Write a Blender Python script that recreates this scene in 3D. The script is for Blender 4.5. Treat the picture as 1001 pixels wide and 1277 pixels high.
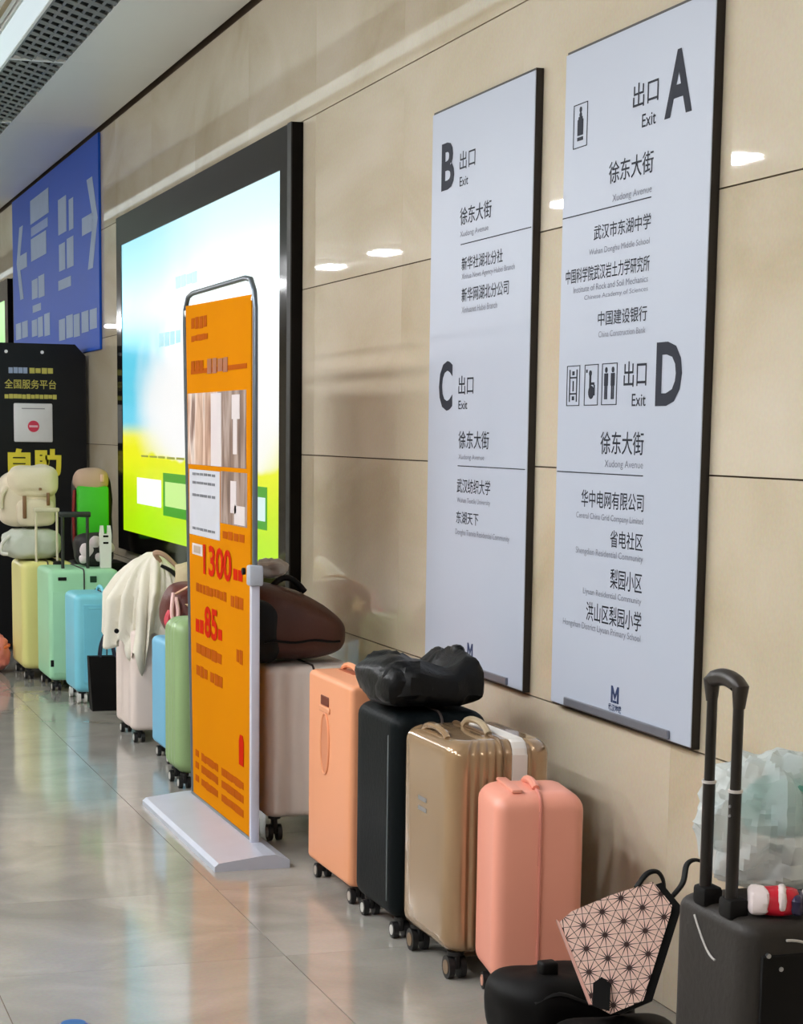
import bpy, bmesh, math, random
from mathutils import Matrix, Vector, noise

random.seed(7)
SC = bpy.context.scene
COL = SC.collection
for o in list(bpy.data.objects):
    bpy.data.objects.remove(o, do_unlink=True)

# ------------------------------------------------------------------ camera
# world: right-hand wall is the plane x = 0, the hall lies at x < 0, y runs away along the wall, z is up
CAM = bpy.data.cameras.new('camera')
cam = bpy.data.objects.new('camera', CAM)
COL.objects.link(cam)
CAM.sensor_fit = 'AUTO'
CAM.sensor_width = 36.0
CAM.lens = 2400.0 * 36.0 / 1277.0
CAM.shift_y = (887.66 - 638.5) / 1277.0
CAM.clip_end = 200
RIGHT = Vector((0.94651, -0.32236, 0.01309))
UP = Vector((0.03355, 0.13904, 0.98972))
BACK = RIGHT.cross(UP)
m = Matrix((RIGHT, UP, BACK)).transposed().to_4x4()
m.translation = Vector((-2.36, 0.0, 1.55))
cam.matrix_world = m
SC.camera = cam

# ------------------------------------------------------------------ view, world
SC.view_settings.view_transform = 'Standard'
SC.view_settings.look = 'None'
SC.view_settings.gamma = 1.0
SC.view_settings.use_curve_mapping = False
SC.view_settings.exposure = -0.12
W = bpy.data.worlds.new('world')
SC.world = W
W.use_nodes = True
W.node_tree.nodes['Background'].inputs[0].default_value = (0.9, 0.93, 1.0, 1)
W.node_tree.nodes['Background'].inputs[1].default_value = 0.35
LAMP_POWER = 225.0
SCREEN_GAIN = 1.0


# ------------------------------------------------------------------ materials
def lin(c):
    c = c / 255.0
    return c / 12.92 if c <= 0.04045 else ((c + 0.055) / 1.055) ** 2.4


def L3(rgb, k=1.0):
    return (min(1, lin(rgb[0]) * k), min(1, lin(rgb[1]) * k), min(1, lin(rgb[2]) * k), 1.0)


MATS = {}


def pm(name, rgb, rough=0.5, metal=0.0, var=0.08, scale=9.0, bump=0.0, bscale=60.0, coat=0.0,
       alpha=1.0, trans=0.0, spec=0.5, sheen=0.0, stretch=None):
    if name in MATS:
        return MATS[name]
    mt = bpy.data.materials.new(name)
    mt.use_nodes = True
    nt = mt.node_tree
    b = nt.nodes['Principled BSDF']
    tc = nt.nodes.new('ShaderNodeTexCoord')
    mp = nt.nodes.new('ShaderNodeMapping')
    if stretch:
        mp.inputs['Scale'].default_value = stretch
    nt.links.new(tc.outputs['Object'], mp.inputs['Vector'])
    nz = nt.nodes.new('ShaderNodeTexNoise')
    nz.inputs['Scale'].default_value = scale
    nz.inputs['Detail'].default_value = 5
    nt.links.new(mp.outputs['Vector'], nz.inputs['Vector'])
    mx = nt.nodes.new('ShaderNodeMix')
    mx.data_type = 'RGBA'
    mx.inputs[6].default_value = L3(rgb, 1 - var)
    mx.inputs[7].default_value = L3(rgb, 1 + var)
    nt.links.new(nz.outputs[0], mx.inputs[0])
    nt.links.new(mx.outputs[2], b.inputs['Base Color'])
    b.inputs['Roughness'].default_value = rough
    b.inputs['Metallic'].default_value = metal
    b.inputs['Coat Weight'].default_value = coat
    b.inputs['Alpha'].default_value = alpha
    b.inputs['Transmission Weight'].default_value = trans
    b.inputs['Specular IOR Level'].default_value = spec
    b.inputs['Sheen Weight'].default_value = sheen
    if bump > 0:
        n2 = nt.nodes.new('ShaderNodeTexNoise')
        n2.inputs['Scale'].default_value = bscale
        n2.inputs['Detail'].default_value = 4
        nt.links.new(mp.outputs['Vector'], n2.inputs['Vector'])
        bp = nt.nodes.new('ShaderNodeBump')
        bp.inputs['Strength'].default_value = bump
        bp.inputs['Distance'].default_value = 0.01
        nt.links.new(n2.outputs[0], bp.inputs['Height'])
        nt.links.new(bp.outputs[0], b.inputs['Normal'])
    MATS[name] = mt
    return mt


def stone(name, c0, c1, c2, rough, vein_scale, stretch, spec=0.5):
    """polished stone: three tones, a random offset for every slab"""
    mt = bpy.data.materials.new(name)
    mt.use_nodes = True
    nt = mt.node_tree
    b = nt.nodes['Principled BSDF']
    tc = nt.nodes.new('ShaderNodeTexCoord')
    oi = nt.nodes.new('ShaderNodeObjectInfo')
    mul = nt.nodes.new('ShaderNodeMath'); mul.operation = 'MULTIPLY'; mul.inputs[1].default_value = 37.0
    nt.links.new(oi.outputs['Random'], mul.inputs[0])
    comb = nt.nodes.new('ShaderNodeCombineXYZ')
    for i in range(3):
        nt.links.new(mul.outputs[0], comb.inputs[i])
    add = nt.nodes.new('ShaderNodeVectorMath'); add.operation = 'ADD'
    nt.links.new(tc.outputs['Object'], add.inputs[0]); nt.links.new(comb.outputs[0], add.inputs[1])
    mp = nt.nodes.new('ShaderNodeMapping'); mp.inputs['Scale'].default_value = stretch
    nt.links.new(add.outputs[0], mp.inputs['Vector'])
    n1 = nt.nodes.new('ShaderNodeTexNoise'); n1.inputs['Scale'].default_value = vein_scale
    n1.inputs['Detail'].default_value = 6; n1.inputs['Distortion'].default_value = 1.2
    nt.links.new(mp.outputs[0], n1.inputs['Vector'])
    r = nt.nodes.new('ShaderNodeValToRGB')
    r.color_ramp.elements[0].position = 0.30; r.color_ramp.elements[0].color = L3(c0)
    r.color_ramp.elements[1].position = 0.72; r.color_ramp.elements[1].color = L3(c2)
    e = r.color_ramp.elements.new(0.5); e.color = L3(c1)
    nt.links.new(n1.outputs[0], r.inputs[0])
    n2 = nt.nodes.new('ShaderNodeTexNoise'); n2.inputs['Scale'].default_value = 90
    nt.links.new(add.outputs[0], n2.inputs['Vector'])
    mx = nt.nodes.new('ShaderNodeMix'); mx.data_type = 'RGBA'; mx.blend_type = 'OVERLAY'
    mx.inputs[0].default_value = 0.12
    nt.links.new(r.outputs[0], mx.inputs[6]); nt.links.new(n2.outputs[1], mx.inputs[7])
    nt.links.new(mx.outputs[2], b.inputs['Base Color'])
    b.inputs['Roughness'].default_value = rough
    b.inputs['Specular IOR Level'].default_value = spec
    MATS[name] = mt
    return mt


def emit(name, rgb, k):
    if name in MATS:
        return MATS[name]
    mt = bpy.data.materials.new(name)
    mt.use_nodes = True
    nt = mt.node_tree
    b = nt.nodes['Principled BSDF']
    b.inputs['Base Color'].default_value = (0.02, 0.02, 0.02, 1)
    b.inputs['Emission Color'].default_value = L3(rgb)
    b.inputs['Emission Strength'].default_value = k
    b.inputs['Roughness'].default_value = 0.3
    MATS[name] = mt
    return mt


# ------------------------------------------------------------------ mesh helpers
class MB:
    def __init__(s):
        s.v = []; s.f = []

    def add(s, v, f):
        n = len(s.v)
        s.v += [tuple(p) for p in v]
        s.f += [tuple(i + n for i in q) for q in f]
        return s

    def box(s, x0, x1, y0, y1, z0, z1):
        v = [(x, y, z) for z in (z0, z1) for y in (y0, y1) for x in (x0, x1)]
        return s.add(v, [(0, 2, 3, 1), (4, 5, 7, 6), (0, 1, 5, 4), (2, 6, 7, 3), (0, 4, 6, 2), (1, 3, 7, 5)])

    def rbox(s, x0, x1, y0, y1, z0, z1, r, seg=3):
        bm = bmesh.new()
        bmesh.ops.create_cube(bm, size=1)
        for v in bm.verts:
            v.co = Vector(((x0 + x1) / 2 + v.co.x * (x1 - x0), (y0 + y1) / 2 + v.co.y * (y1 - y0),
                           (z0 + z1) / 2 + v.co.z * (z1 - z0)))
        bmesh.ops.bevel(bm, geom=list(bm.edges), offset=r, segments=seg, affect='EDGES', profile=0.5)
        bm.verts.index_update()
        s.add([v.co[:] for v in bm.verts], [[v.index for v in f.verts] for f in bm.faces])
        bm.free()
        return s

    def loft(s, rings, cap=True, closed=False):
        n = len(rings[0])
        base = len(s.v)
        for r in rings:
            s.v += [tuple(p) for p in r]
        m_ = len(rings)
        for i in range(m_ if closed else m_ - 1):
            a = base + i * n; b = base + ((i + 1) % m_) * n
            for j in range(n):
                k = (j + 1) % n
                s.f.append((a + j, a + k, b + k, b + j))
        if cap and not closed:
            s.f.append(tuple(base + j for j in reversed(range(n))))
            s.f.append(tuple(base + (m_ - 1) * n + j for j in range(n)))
        return s

    def cyl(s, p0, p1, r0, r1=None, seg=16):
        return s.tube([p0, p1], [r0, r0 if r1 is None else r1], seg)

    def tube(s, path, r, seg=10, flat=1.0, closed=False):
        P = [Vector(p) for p in path]
        n = len(P)
        rr = r if isinstance(r, (list, tuple)) else [r] * n
        rings = []
        ref = None
        for i in range(n):
            if closed:
                t = (P[(i + 1) % n] - P[i - 1]).normalized()
            else:
                t = (P[min(i + 1, n - 1)] - P[max(i - 1, 0)]).normalized()
            if ref is None:
                ref = Vector((0, 0, 1)) if abs(t.z) < 0.9 else Vector((1, 0, 0))
            u = (ref - t * ref.dot(t)).normalized()
            w = t.cross(u)
            ref = u
            rings.append([P[i] + (u * math.cos(a) * flat + w * math.sin(a)) * rr[i]
                          for a in [2 * math.pi * k / seg for k in range(seg)]])
        return s.loft(rings, cap=True, closed=closed)

    def prism(s, poly, axis_o, ax, ay, an, d0, d1):
        """polygon (2-d points) in the frame axis_o, ax, ay, swept from d0 to d1 along an"""
        n = len(poly)
        v = []
        for d in (d0, d1):
            v += [axis_o + ax * p[0] + ay * p[1] + an * d for p in poly]
        f = [tuple(reversed(range(n))), tuple(range(n, 2 * n))]
        f += [(j, (j + 1) % n, n + (j + 1) % n, n + j) for j in range(n)]
        return s.add(v, f)

    def blob(s, c, dim, e1=0.5, e2=0.6, nu=56, nv=34, amp=0.02, freq=5.0, seed=0, ridged=False, top=None, taper=0.0):
        """soft pillow-like solid standing on z = c.z"""
        cx, cy, cz = c
        w, l, h = dim

        def sp(a, e):
            return math.copysign(abs(a) ** e, a)
        rings = []
        off = Vector((seed * 7.3, seed * 3.1, seed * 1.7))
        for i in range(nv + 1):
            ph = -math.pi / 2 + math.pi * i / nv
            ring = []
            for j in range(nu):
                th = 2 * math.pi * j / nu
                x = sp(math.cos(ph), e1) * sp(math.cos(th), e2)
                y = sp(math.cos(ph), e1) * sp(math.sin(th), e2)
                z = sp(math.sin(ph), e1)
                k = 1 - taper * (z * 0.5 + 0.5)
                p = Vector((x * w / 2 * k, y * l / 2 * k, z * h / 2))
                q = p * freq + off
                if ridged:
                    d = 0.5 - abs(noise.noise(q)) * 1.6 - abs(noise.noise(q * 2.3)) * 0.7
                else:
                    d = noise.noise(q) + 0.45 * noise.noise(q * 2.1)
                nrm = Vector((x, y, z * 0.8))
                if nrm.length > 0:
                    nrm.normalize()
                wgt = 1.0 if z > -0.6 else max(0.0, (z + 1) / 0.4)
                p += nrm * d * amp * wgt
                if top:
                    p.z += top(p.x, p.y) * max(0.0, z * 0.5 + 0.5)
                p.z = max(p.z, -h / 2)
                ring.append((cx + p.x, cy + p.y, cz + p.z + h / 2))
            rings.append(ring)
        return s.loft(rings, cap=True)

    def obj(s, name, mat, parent=None, smooth=True, ang=40):
        me = bpy.data.meshes.new(name)
        me.from_pydata(s.v, [], s.f)
        bm = bmesh.new(); bm.from_mesh(me)
        bmesh.ops.remove_doubles(bm, verts=bm.verts, dist=1e-6)
        bmesh.ops.recalc_face_normals(bm, faces=bm.faces)
        bm.to_mesh(me); bm.free()
        if smooth:
            me.shade_smooth()
            me.set_sharp_from_angle(angle=math.radians(ang))
        if mat:
            me.materials.append(mat)
        o = bpy.data.objects.new(name, me)
        COL.objects.link(o)
        if parent:
            o.parent = parent
        return o


def tag(o, label, cat, group=None):
    o['label'] = label; o['category'] = cat
    if group:
        o['group'] = group
    return o


def struct(o):
    o['kind'] = 'structure'
    return o


def thing(name, label, cat, loc=(0, 0, 0), yaw=0, group=None):
    o = bpy.data.objects.new(name, None)
    o.empty_display_size = 0.05
    COL.objects.link(o)
    o.location = loc
    o.rotation_euler = (0, 0, math.radians(yaw))
    return tag(o, label, cat, group)


def inst(src, name, parent, loc):
    o = src.copy(); o.name = name
    COL.objects.link(o)
    o.parent = parent; o.location = loc
    return o


# text on a plane: fitted into a box. plane 'wall' faces -x (reads towards -y), 'front' faces -y
def lettering(body, parent, plane, box, depth, mat, bold=0.0, thick=0.0012, name='lettering'):
    """box = (a0, a1, z0, z1) with a0 the reading start; depth = x (wall) or y (front) of the lettering, parent coordinates"""
    cu = bpy.data.curves.new('text', 'FONT')
    cu.body = body
    cu.size = 1.0
    cu.offset = bold
    cu.resolution_u = 3
    to = bpy.data.objects.new('text', cu)
    COL.objects.link(to)
    dg = bpy.context.evaluated_depsgraph_get()
    me = bpy.data.meshes.new_from_object(to.evaluated_get(dg))
    bpy.data.objects.remove(to, do_unlink=True)
    bpy.data.curves.remove(cu)
    xs = [v.co.x for v in me.vertices]; ys = [v.co.y for v in me.vertices]
    if not xs:
        return None
    bx0, bx1, by0, by1 = min(xs), max(xs), min(ys), max(ys)
    a0, a1, z0, z1 = box
    bm = bmesh.new(); bm.from_mesh(me)
    bpy.data.meshes.remove(me)
    for v in bm.verts:
        a = a0 + (v.co.x - bx0) / (bx1 - bx0) * (a1 - a0)
        z = z0 + (v.co.y - by0) / (by1 - by0) * (z1 - z0)
        v.co = Vector((depth, a, z)) if plane == 'wall' else Vector((a, depth, z))
    me = bpy.data.meshes.new(name)
    bmesh.ops.recalc_face_normals(bm, faces=bm.faces)
    want = Vector((-1, 0, 0)) if plane == 'wall' else Vector((0, -1, 0))
    bm.normal_update()
    for f in bm.faces:
        if f.normal.dot(want) < 0:
            f.normal_flip()
    bm.to_mesh(me); bm.free()
    me.materials.append(mat)
    o = bpy.data.objects.new(name, me)
    COL.objects.link(o)
    o.parent = parent
    return o


def plate(parent, name, plane, box, depth, mat, t=0.0015):
    a0, a1, z0, z1 = box
    if a0 > a1:
        a0, a1 = a1, a0
    mb = MB()
    if plane == 'wall':
        mb.box(depth, depth + t, a0, a1, z0, z1)
    else:
        mb.box(a0, a1, depth, depth + t, z0, z1)
    return mb.obj(name, mat, parent, smooth=False)


def bars(parent, plane, box, depth, mat, n, seed=1, name='printed_line', fill=0.82):
    """an unreadable printed line: a row of small blocks of uneven width"""
    rnd = random.Random(seed)
    a0, a1, z0, z1 = box
    mb = MB()
    step = (a1 - a0) / n
    for i in range(n):
        s0 = a0 + i * step
        s1 = s0 + step * (fill + 0.12 * (rnd.random() - 0.5))
        hz = (z1 - z0) * (0.06 + 0.1 * rnd.random())
        lo, hi = min(s0, s1), max(s0, s1)
        if plane == 'wall':
            mb.box(depth, depth + 0.0012, lo, hi, z0 + hz * rnd.random(), z1 - hz)
        else:
            mb.box(lo, hi, depth, depth + 0.0012, z0 + hz * rnd.random(), z1 - hz)
    return mb.obj(name, mat, parent, smooth=False)


# ------------------------------------------------------------------ the hall
M_WALL = stone('beige_marble', (192, 177, 150), (206, 193, 170), (216, 205, 186), 0.02, 0.9, (1, 0.8, 1.6), 0.75)
M_FLOOR = stone('floor_stone', (142, 138, 130), (152, 148, 140), (163, 159, 151), 0.09, 2.6, (1, 1, 1))
M_JOINT = pm('joint_dark', (70, 52, 34), 0.9)
M_FJOINT = pm('floor_joint', (96, 82, 66), 0.9)
M_CEIL = pm('ceiling_white', (242, 244, 244), 0.4, var=0.03, scale=1.5)
M_METALW = pm('white_metal', (246, 250, 252), 0.35)
M_BLACK = pm('black_gloss', (12, 9, 8), 0.08, var=0.2, spec=0.09)
M_BLACKM = pm('black_matte', (12, 10, 10), 0.6, var=0.2, spec=0.2)
M_DARKGAP = pm('dark_gap', (38, 28, 20), 0.8)

ZC = 3.555
Y0, Y1 = -5.0, 40.0
X1 = -8.0

wall = struct(MB().box(0.012, 0.20, Y0, Y1, 0, ZC + 0.3).obj('wall_right', M_JOINT, smooth=False))
ROWS = [0.0, 0.733, 1.457, 2.174, 2.890, 3.535]
PW = 1.157
YJ = 6.95
k0 = math.floor((0.5 - YJ) / PW)
for r in range(5):
    src = None
    z0, z1 = ROWS[r] + 0.0022, ROWS[r + 1] - 0.0022
    for k in range(k0, k0 + 23):
        y = YJ + k * PW
        if src is None:
            src = MB().box(0, 0.02, 0.0003, PW - 0.0003, 0, z1 - z0).obj('wall_panel', M_WALL, wall, smooth=False)
            src.location = (0, y, z0)
        else:
            inst(src, 'wall_panel', wall, (0, y, z0))
w2 = struct(MB().box(0.0, 0.011, Y0, YJ + k0 * PW - 0.002, 0, ZC).obj('wall_right_near', M_WALL, smooth=False))
w3 = struct(MB().box(0.0, 0.011, YJ + (k0 + 23) * PW + 0.002, Y1, 0, ZC).obj('wall_right_far', M_WALL, smooth=False))
struct(MB().box(X1 - 0.2, X1, Y0, Y1, 0, ZC).obj('wall_left', pm('far_wall', (206, 196, 176), 0.3), smooth=False))
struct(MB().box(X1, 0.0, Y1, Y1 + 0.2, 0, ZC).obj('wall_back', pm('far_wall', (206, 196, 176), 0.3), smooth=False))
struct(MB().box(X1, 0.0, Y0 - 0.2, Y0, 0, ZC).obj('wall_front', pm('far_wall', (206, 196, 176), 0.3), smooth=False))

T = 0.866
floor = struct(MB().box(X1, 0.2, Y0, Y1, -0.2, -0.003).obj('floor', M_FJOINT, smooth=False))
src = None
for i in range(0, 8):
    for k in range(-3, 24):
        y = 5.412 + k * T
        x = -0.866 - i * T + 0.002
        if src is None:
            src = MB().box(0.0016, T - 0.0016, 0.0008, T - 0.0008, -0.012, 0.0).obj('floor_tile', M_FLOOR, floor, smooth=False)
            src.location = (x, y, 0)
        else:
            inst(src, 'floor_tile', floor, (x, y, 0))
struct(MB().box(X1, 0.0, 5.412 + 24 * T + 0.002, Y1, -0.1, 0.0).obj('floor_far', M_FLOOR, smooth=False))
struct(MB().box(X1, 0.0, Y0, 5.412 - 3 * T - 0.002, -0.1, 0.0).obj('floor_near', M_FLOOR, smooth=False))
struct(MB().box(X1, -0.866 - 7 * T, 5.412 - 3 * T, 5.412 + 24 * T, -0.1, 0.0).obj('floor_side', M_FLOOR, smooth=False))

ceil_ = struct(MB().box(X1, 0.1, Y0, Y1, ZC + 0.14, ZC + 0.3).obj('ceiling', M_DARKGAP, smooth=False))
CP = 2.22
src = None
for k in range(-5, 12):
    y = 10.98 + k * CP
    if src is None:
        src = MB().rbox(-0.598, -0.022, 0.0006, CP - 0.0006, ZC, ZC + 0.02, 0.002, 1).obj('ceiling_panel', M_CEIL, ceil_, smooth=False)
        src.location = (0, y, 0)
    else:
        inst(src, 'ceiling_panel', ceil_, (0, y, 0))
# broad panels across the hall, left of the service strip
src = None
for k in range(-7, 14):
    for xa in (-4.0, -6.96):
        y = 10.98 + k * CP
        if src is None:
            src = MB().rbox(0.003, 2.95, 0.003, CP - 0.003, ZC, ZC + 0.02, 0.002, 1).obj('ceiling_panel', M_CEIL, ceil_, smooth=False)
            src.location = (xa, y, 0)
        else:
            inst(src, 'ceiling_panel', ceil_, (xa, y, 0))
struct(MB().box(X1, 0.0, Y0, Y1, ZC + 0.025, ZC + 0.03).obj('ceiling_backing', M_CEIL, smooth=False))

# perforated ventilation strip in the ceiling
vent = thing('ceiling_vent', 'long perforated ventilation and light strip in the white ceiling above the wall', 'vent', (0, 0, ZC))
MB().box(-0.604, -0.598, 3.5, 30, -0.012, 0.02).box(-0.915, -0.900, 3.5, 30, -0.012, 0.02).box(-1.045, -1.030, 3.5, 30, -0.012, 0.02).obj('frame', M_METALW, vent, smooth=False)
MB().box(-1.030, -0.915, 3.5, 30, -0.006, 0.01).obj('light_strip', emit('strip_light', (226, 240, 242), 0.95), vent, smooth=False)
MB().box(-0.90, -0.604, 3.5, 30, 0.016, 0.021).obj('backing', pm('vent_dark', (24, 26, 28), 0.7), vent, smooth=False)
for k in range(-3, 8):
    MB().box(-0.90, -0.604, 10.98 + k * CP - 0.02, 10.98 + k * CP + 0.02, -0.010, 0.012).obj('crossbar', M_METALW, vent, smooth=False)
M_MESH = pm('vent_mesh', (138, 140, 142), 0.4, metal=0.3)
for k in range(-3, 7):
    ya = 10.98 + k * CP + 0.02
    mb = MB()
    nx, ny = 5, 15
    dx, dy = 0.296 / nx, (CP - 0.04) / ny
    for i in range(nx):            # strips along y between the slots, and the staggered bridges
        xc = -0.90 + (i + 0.5) * dx
        mb.box(xc - dx * 0.5, xc - dx * 0.22, ya, ya + CP - 0.04, -0.004, 0.0)
        for j in range(ny):
            yy = ya + (j + (0.5 if i % 2 else 0.0)) * dy
            v = [(xc - dx * 0.22, yy, -0.002), (xc + dx * 0.5, yy + dy * 0.1, -0.012), (xc + dx * 0.5, yy + dy * 0.55, -0.012), (xc - dx * 0.22, yy + dy * 0.55, -0.002)]
            v += [(p[0], p[1], p[2] + 0.003) for p in v]
            mb.add(v, [(0, 1, 2, 3), (7, 6, 5, 4), (0, 4, 5, 1), (1, 5, 6, 2), (2, 6, 7, 3), (3, 7, 4, 0)])
    o = mb.obj('perforated_sheet', M_MESH, vent, smooth=False)
    o['kind'] = 'stuff'

# second, narrower trim line left of the vent
t1 = struct(MB().box(-1.10, -1.075, 3.5, 30, ZC - 0.004, ZC + 0.02).obj('trim_1', pm('trim_tan', (170, 150, 115), 0.4), smooth=False))

# ceiling lamps in a row across the hall, and added fill lamps nearer the wall
lamp_ys = [-2.3, 0.2, 2.6, 5.1, 7.5, 9.9, 12.4, 15.3, 17.7, 20.2, 22.2, 25.0, 27.5, 30.0, 32.5, 34.5, 36.5]
M_LAMP = emit('lamp_diffuser', (250, 252, 255), LAMP_POWER)
lamp_spots = [(-4.3, y) for y in lamp_ys] + [(-3.2, 4.0), (-3.2, 6.2), (-3.2, 8.2)]  # the nearer lamps are unseen, added to light the wall frontally
for i, (lx, y) in enumerate(lamp_spots):
    lp = thing('ceiling_or_fill_lamp', 'white box-shaped ceiling lamp outside the picture, from the row mirrored in the polished wall, or an unseen one added as fill', 'lamp', (lx, y, ZC), 0, 'ceiling lamps')
    MB().rbox(-0.12, 0.12, -0.22, 0.22, -0.05, -0.001, 0.004, 1).obj('housing', M_METALW, lp, smooth=False)
    MB().rbox(-0.10, 0.10, -0.19, 0.19, -0.075, -0.0505, 0.004, 1).obj('diffuser', M_LAMP, lp, smooth=False)

# ------------------------------------------------------------------ exit signs
M_SIGN = pm('sign_white', (184, 192, 208), 0.4, var=0.015, scale=2)
M_INK = pm('sign_ink', (40, 44, 56), 0.6, spec=0.2)
M_INK2 = pm('sign_ink_pale', (120, 124, 140), 0.5)
M_BLUEINK = pm('sign_logo_blue', (30, 52, 96), 0.5)
M_EDGE = pm('sign_edge_black', (26, 17, 12), 0.35)
M_STRIP = pm('sign_strip_grey', (126, 128, 138), 0.35, metal=0.4)


def sign_body(yc, label):
    s = thing('exit_sign', label, 'sign', (0, yc, 0), 0)
    MB().rbox(-0.0300, -0.0265, -0.462, 0.462, 0.748, 2.654, 0.001, 1).obj('face_panel', M_SIGN, s, smooth=False)
    MB().box(-0.0263, -0.001, -0.459, 0.459, 0.742, 2.662).obj('backing_frame', M_EDGE, s, smooth=False)
    MB().rbox(-0.040, -0.0302, -0.345, 0.345, 0.752, 0.776, 0.002, 1).obj('bottom_strip', M_STRIP, s, smooth=False)
    return s


def sign_text(s, yc, rows):
    for (body, a0, a1, z0, z1, kind) in rows:
        b = (a0 - yc, a1 - yc, z0, z1)
        if body == '-':
            plate(s, 'divider_line', 'wall', b, -0.0312, M_INK, 0.001)
        elif kind == 'L':
            lettering(body, s, 'wall', b, -0.0308, M_INK, 0.03)
        elif kind == 'C':
            lettering(body, s, 'wall', b, -0.0308, M_INK, 0.006)
        elif kind == 'e':
            lettering(body, s, 'wall', b, -0.0308, M_INK2, 0.0)
        elif kind == 'l':
            lettering(body, s, 'wall', b, -0.0308, M_BLUEINK, 0.02)


def metro_mark(s, yc, a0, a1, z0, z1):
    """the operator's emblem: a tall M with a pointed middle"""
    A0, A1 = a0 - yc, a1 - yc
    w = A1 - A0
    h = z1 - z0
    f = lambda u, v: (A0 + u * w, z0 + v * h)
    polys = [[f(0, 0), f(0.2, 0), f(0.2, 1), f(0, 1)], [f(0.8, 0), f(1, 0), f(1, 1), f(0.8, 1)],
             [f(0.2, 1), f(0.2, .62), f(0.5, .18), f(0.5, .5)], [f(0.8, 1), f(0.5, .5), f(0.5, .18), f(0.8, .62)],
             [f(0.28, 0), f(0.72, 0), f(0.72, .14), f(0.28, .14)]]
    mb = MB()
    for p in polys:
        mb.prism(p, Vector((-0.0302, 0, 0)), Vector((0, 1, 0)), Vector((0, 0, 1)), Vector((-1, 0, 0)), 0, 0.001)
    mb.obj('emblem', M_BLUEINK, s, smooth=False)


def pictogram(s, yc, a0, a1, z0, z1, kind):
    A0, A1 = a0 - yc, a1 - yc      # reading runs towards -y
    w = A1 - A0; h = z1 - z0
    mb = MB()

    def q(u0, u1, v0, v1):
        lo, hi = sorted((A0 + u0 * w, A0 + u1 * w))
        mb.box(-0.0314, -0.0302, lo, hi, z0 + v0 * h, z0 + v1 * h)

    def disc(u, v, r):
        c = Vector((-0.0302, A0 + u * w, z0 + v * h))
        mb.prism([(r * math.cos(t * math.pi / 8), r * math.sin(t * math.pi / 8)) for t in range(16)], c,
                 Vector((0, 1, 0)), Vector((0, 0, 1)), Vector((-1, 0, 0)), 0, 0.0012)
    q(0, 1, 0, .02); q(0, 1, .98, 1); q(0, .03, 0, 1); q(.97, 1, 0, 1)
    if kind == 'lift':
        q(.2, .26, .1, .9); q(.74, .8, .1, .9); q(.2, .8, .68, .72); q(.2, .8, .28, .32); q(.46, .54, .36, .62); q(.42, .58, .76, .86); q(.42, .58, .14, .24)
    elif kind == 'wheelchair':
        disc(.42, .78, .009); q(.36, .48, .42, .72); q(.4, .72, .5, .56); q(.68, .76, .24, .5); disc(.5, .32, .019); q(.12, .2, .8, .88)
    elif kind == 'people':
        for u in (.28, .72):
            disc(u, .84, .008); q(u - .12, u + .12, .46, .76); q(u - .09, u - .02, .14, .46); q(u + .02, u + .09, .14, .46)
    else:
        disc(.5, .86, .008); disc(.5, .74, .008); q(.3, .7, .28, .64); q(.36, .64, .64, .7); q(.3, .7, .16, .24)
    mb.obj('pictogram', M_INK, s, smooth=False)


ya = 4.927
sA = sign_body(ya, 'large white exit sign headed A and D, nearest the camera, above trolley handle')
sign_text(sA, ya, [
    ('A', 4.732, 4.575, 2.379, 2.546, 'L'), ('出口', 4.926, 4.771, 2.434, 2.499, 'C'), ('Exit', 4.866, 4.782, 2.377, 2.412, 'C'),
    ('徐东大街', 5.069, 4.788, 2.252, 2.312, 'C'), ('Xudong Avenue', 5.042, 4.793, 2.195, 2.221, 'e'), ('-', 5.385, 4.796, 2.187, 2.190, ''),
    ('武汉市东湖中学', 5.16, 4.793, 2.106, 2.148, 'C'), ('Wuhan Donghu Middle School', 5.19, 4.797, 2.062, 2.084, 'e'),
    ('中国科学院武汉岩土力学研究所', 5.352, 4.793, 1.995, 2.038, 'C'), ('Institute of Rock and Soil Mechanics', 5.294, 4.8, 1.967, 1.985, 'e'),
    ('Chinese Academy of Sciences', 5.215, 4.798, 1.939, 1.956, 'e'),
    ('中国建设银行', 5.116, 4.799, 1.864, 1.905, 'C'), ('China Construction Bank', 5.11, 4.806, 1.832, 1.849, 'e'),
    ('D', 4.734, 4.581, 1.635, 1.803, 'L'), ('出口', 4.934, 4.791, 1.689, 1.759, 'C'), ('Exit', 4.878, 4.791, 1.636, 1.67, 'C'),
    ('徐东大街', 5.076, 4.795, 1.503, 1.567, 'C'), ('Xudong Avenue', 5.044, 4.795, 1.461, 1.487, 'e'), ('-', 5.381, 4.794, 1.446, 1.449, ''),
    ('华中电网有限公司', 5.199, 4.784, 1.349, 1.399, 'C'), ('Central China Grid Company Limited', 5.232, 4.783, 1.310, 1.333, 'e'),
    ('省电社区', 4.992, 4.781, 1.242, 1.291, 'C'), ('Shengdian Residential Community', 5.229, 4.778, 1.206, 1.231, 'e'),
    ('梨园小区', 4.984, 4.779, 1.126, 1.182, 'C'), ('Liyuan Residential Community', 5.169, 4.78, 1.091, 1.114, 'e'),
    ('洪山区梨园小学', 5.143, 4.776, 1.02, 1.076, 'C'), ('Hongshan District Liyuan Primary School', 5.309, 4.778, 0.987, 1.012, 'e'),
    ('武汉地铁', 4.973, 4.886, 0.778, 0.799, 'l')])
metro_mark(sA, ya, 4.957, 4.906, 0.803, 0.851)
pictogram(sA, ya, 5.323, 5.225, 2.379, 2.503, 'post')
pictogram(sA, ya, 5.325, 5.232, 1.641, 1.758, 'lift')
pictogram(sA, ya, 5.198, 5.103, 1.641, 1.758, 'wheelchair')
pictogram(sA, ya, 5.078, 4.977, 1.641, 1.758, 'people')

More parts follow.
